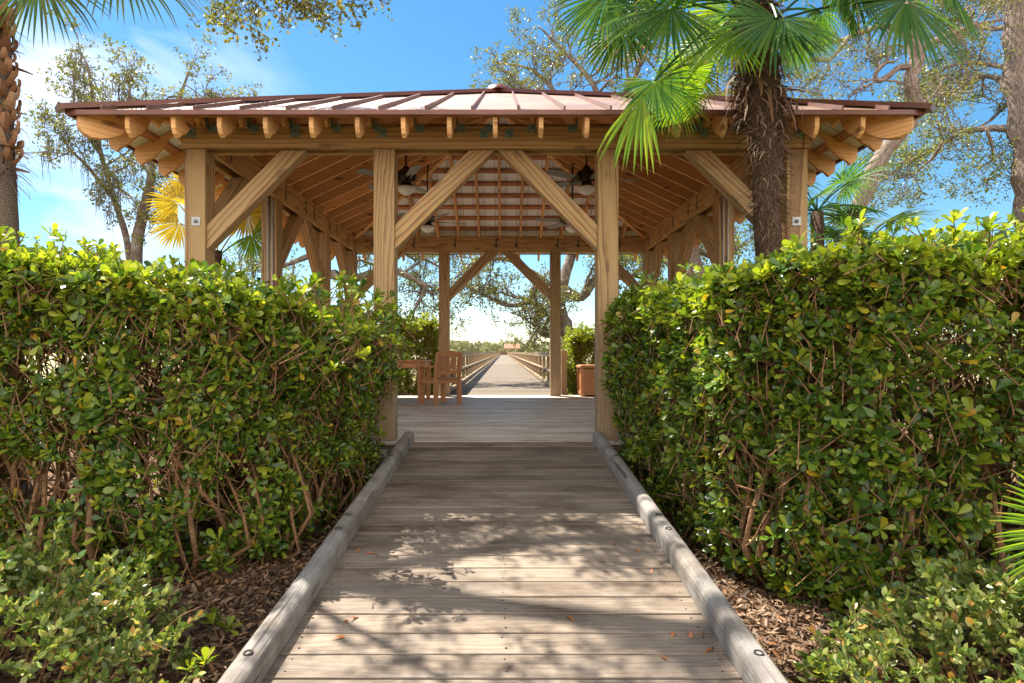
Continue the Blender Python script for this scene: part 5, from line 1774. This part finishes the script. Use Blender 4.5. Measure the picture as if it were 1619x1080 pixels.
# the tall trunk at the right edge
Y = 11.0
tree('tall_oak', 'tall grey trunk at the right edge with olive boughs spreading left', 'tree', (P(1616, 0, Y).x, Y, gz(0, Y)),
     [(rooted(PP(Y, (1640, 400), (1630, 300), (1621, 200), (1615, 100), (1612, 0), (1608, -150), (1618, -300))), .28, .23, False),
      (PP(Y, (1612, 205), (1570, 203), (1530, 207), (1490, 225), (1450, 250), (1400, 262), dy=1.6), .075, .015),
      (PP(Y, (1490, 225), (1470, 255), (1430, 280), (1390, 285), dy=.8), .03, .008),
      (PP(Y, (1608, 150), (1560, 120), (1500, 150), (1450, 190), dy=2.4), .06, .012),
      (PP(Y, (1606, 110), (1550, 100), (1500, 105), (1470, 130), dy=1.6), .05, .012),
      (PP(Y, (1605, 40), (1560, 45), (1500, 30), (1450, 60), dy=2.4), .06, .012),
      (PP(Y, (1560, 203), (1570, 250), (1540, 265), dy=.5), .03, .008),
      (PP(Y, (1603, 0), (1560, 0), (1520, -20), dy=1.6), .06, .012),
      (PP(Y, (1602, -60), (1480, -60), (1390, -20), dy=2.0), .07, .012),
      (PP(Y, (1612, 205), (1660, 180), (1740, 170), dy=.8), .06, .015)],
     66, 'oakleaf2', sub=(11, 6, 3), lens=(1.05, .55, .3), leaf=.055, nleaf=12, clr=.095, leafp=.36, moss=.0, barkmat='bark_pine')

# live oak whose limbs hang over the ramp: trunk stands left of the ramp outside the picture
ob = Vector((-9.2, 7.2, gz(-9.2, 7.2)))
hb = P(470, -80, 6.0)
tree('overhanging_oak', 'live oak with leafy tips hanging into the top of the picture', 'tree', ob,
     [([ob + Vector((0, 0, -.1)), Vector((-9.1, 7.2, 2)), Vector((-8.9, 7.2, 4.2)), Vector((-8.3, 7.1, 6.0))], .42, .28, False),
      ([Vector((-8.8, 7.2, 4.6)), Vector((-6.6, 6.9, 6.6)), Vector((-4.4, 6.5, 7.9)), Vector((-2.8, 6.3, 8.5)), Vector((-1.5, 6.2, 8.6))], .17, .03),
      ([Vector((-8.3, 7.1, 6.0)), Vector((-6.0, 6.2, 8.4)), Vector((-4.0, 5.6, 9.4)), Vector((-2.3, 5.4, 9.8))], .17, .03),
      ([Vector((-4.4, 6.5, 7.9)), Vector((-3.2, 7.2, 8.4)), Vector((-1.8, 7.4, 8.7))], .08, .02),
      ([Vector((-6.6, 6.9, 6.6)), Vector((-4.8, 6.4, 6.2)), hb, P(500, -20, 6.0)], .06, .008),
      ([Vector((-4.8, 6.4, 6.2)), Vector((-3.6, 5.4, 5.4)), Vector((-2.6, 4.6, 4.75)), Vector((-2.0, 4.0, 4.4))], .04, .008),
      ([hb, P(440, -45, 6.0), P(418, -12, 6.0)], .025, .006),
      ([hb, P(535, -70, 5.9), P(548, -14, 5.8)], .025, .006)],
     67, 'oakleaf', sub=(9, 5, 3), lens=(.75, .38, .2), leaf=.055, nleaf=9, clr=.085, leafp=.42, from_t=.6)

# ------------------------------------------------------------------ far side: tree line over the marsh and the marsh grass
rng = np.random.default_rng(77)
arrs = []
nT = 620
ang = rng.uniform(-.95, .95, nT)
for k in range(nT):
    Yt = rng.uniform(640, 900); x = Yt * ang[k]
    hgt = (11 + 5 * rng.random() + 4 * max(0, mnoise.noise(Vector((x * .012, 1, 3)))))
    if x > 60: hgt += 6
    if rng.random() < .05: hgt *= 1.35
    w = rng.uniform(7, 13)
    m = 46
    d = rng.normal(0, 1, (m, 3)); d /= np.linalg.norm(d, axis=1, keepdims=True)
    p = np.array([x, Yt, -1.3 + hgt * .55]) + d * np.array([w, w * .6, hgt * .48]) * rng.uniform(.5, 1, (m, 1)) ** .5
    arrs.append(cloud_arrays(np.array([(-.6, -.4, 0), (.5, -.5, .1), (.6, .5, 0), (-.5, .5, .1)]), np.array([(0, 1, 2, 3)]), p, rng.normal(0, 1, (m, 3)), rng.uniform(1.6, 4.2, m), rng))
V, F = merge_arrays(arrs)
o = raw_mesh('far_woods', V, F, MAT['treeline'], smooth=False); tag(o, 'far line of hazy trees across the marsh', 'woods', kind='stuff')
# marsh grass tufts along the boardwalk
n = 26000
yy = 16 + 150 * rng.random(n) ** 2.0
xx = rng.uniform(-1, 1, n) * (6 + yy * .62)
keep = np.abs(xx) > 1.6
xx, yy = xx[keep], yy[keep]
zz = np.array([gz(a, b) for a, b in zip(xx, yy)])
blade = np.array([(-.03, 0, 0), (.03, 0, 0), (.02, .02, .55), (0, .07, 1.0)])
V, F = cloud_arrays(blade * np.array([2.2, 2, 1]), np.array([(0, 1, 2, 3)]), np.stack([xx, yy, zz - .03], 1), np.stack([rng.normal(0, .16, len(xx)), rng.normal(0, .16, len(xx)), np.ones(len(xx))], 1), rng.uniform(.45, .8, len(xx)), rng)
o = raw_mesh('marsh_grass', V, F, MAT['marshgrass'], smooth=False); tag(o, 'dry tan marsh grass on both sides of the boardwalk', 'grass', kind='stuff')
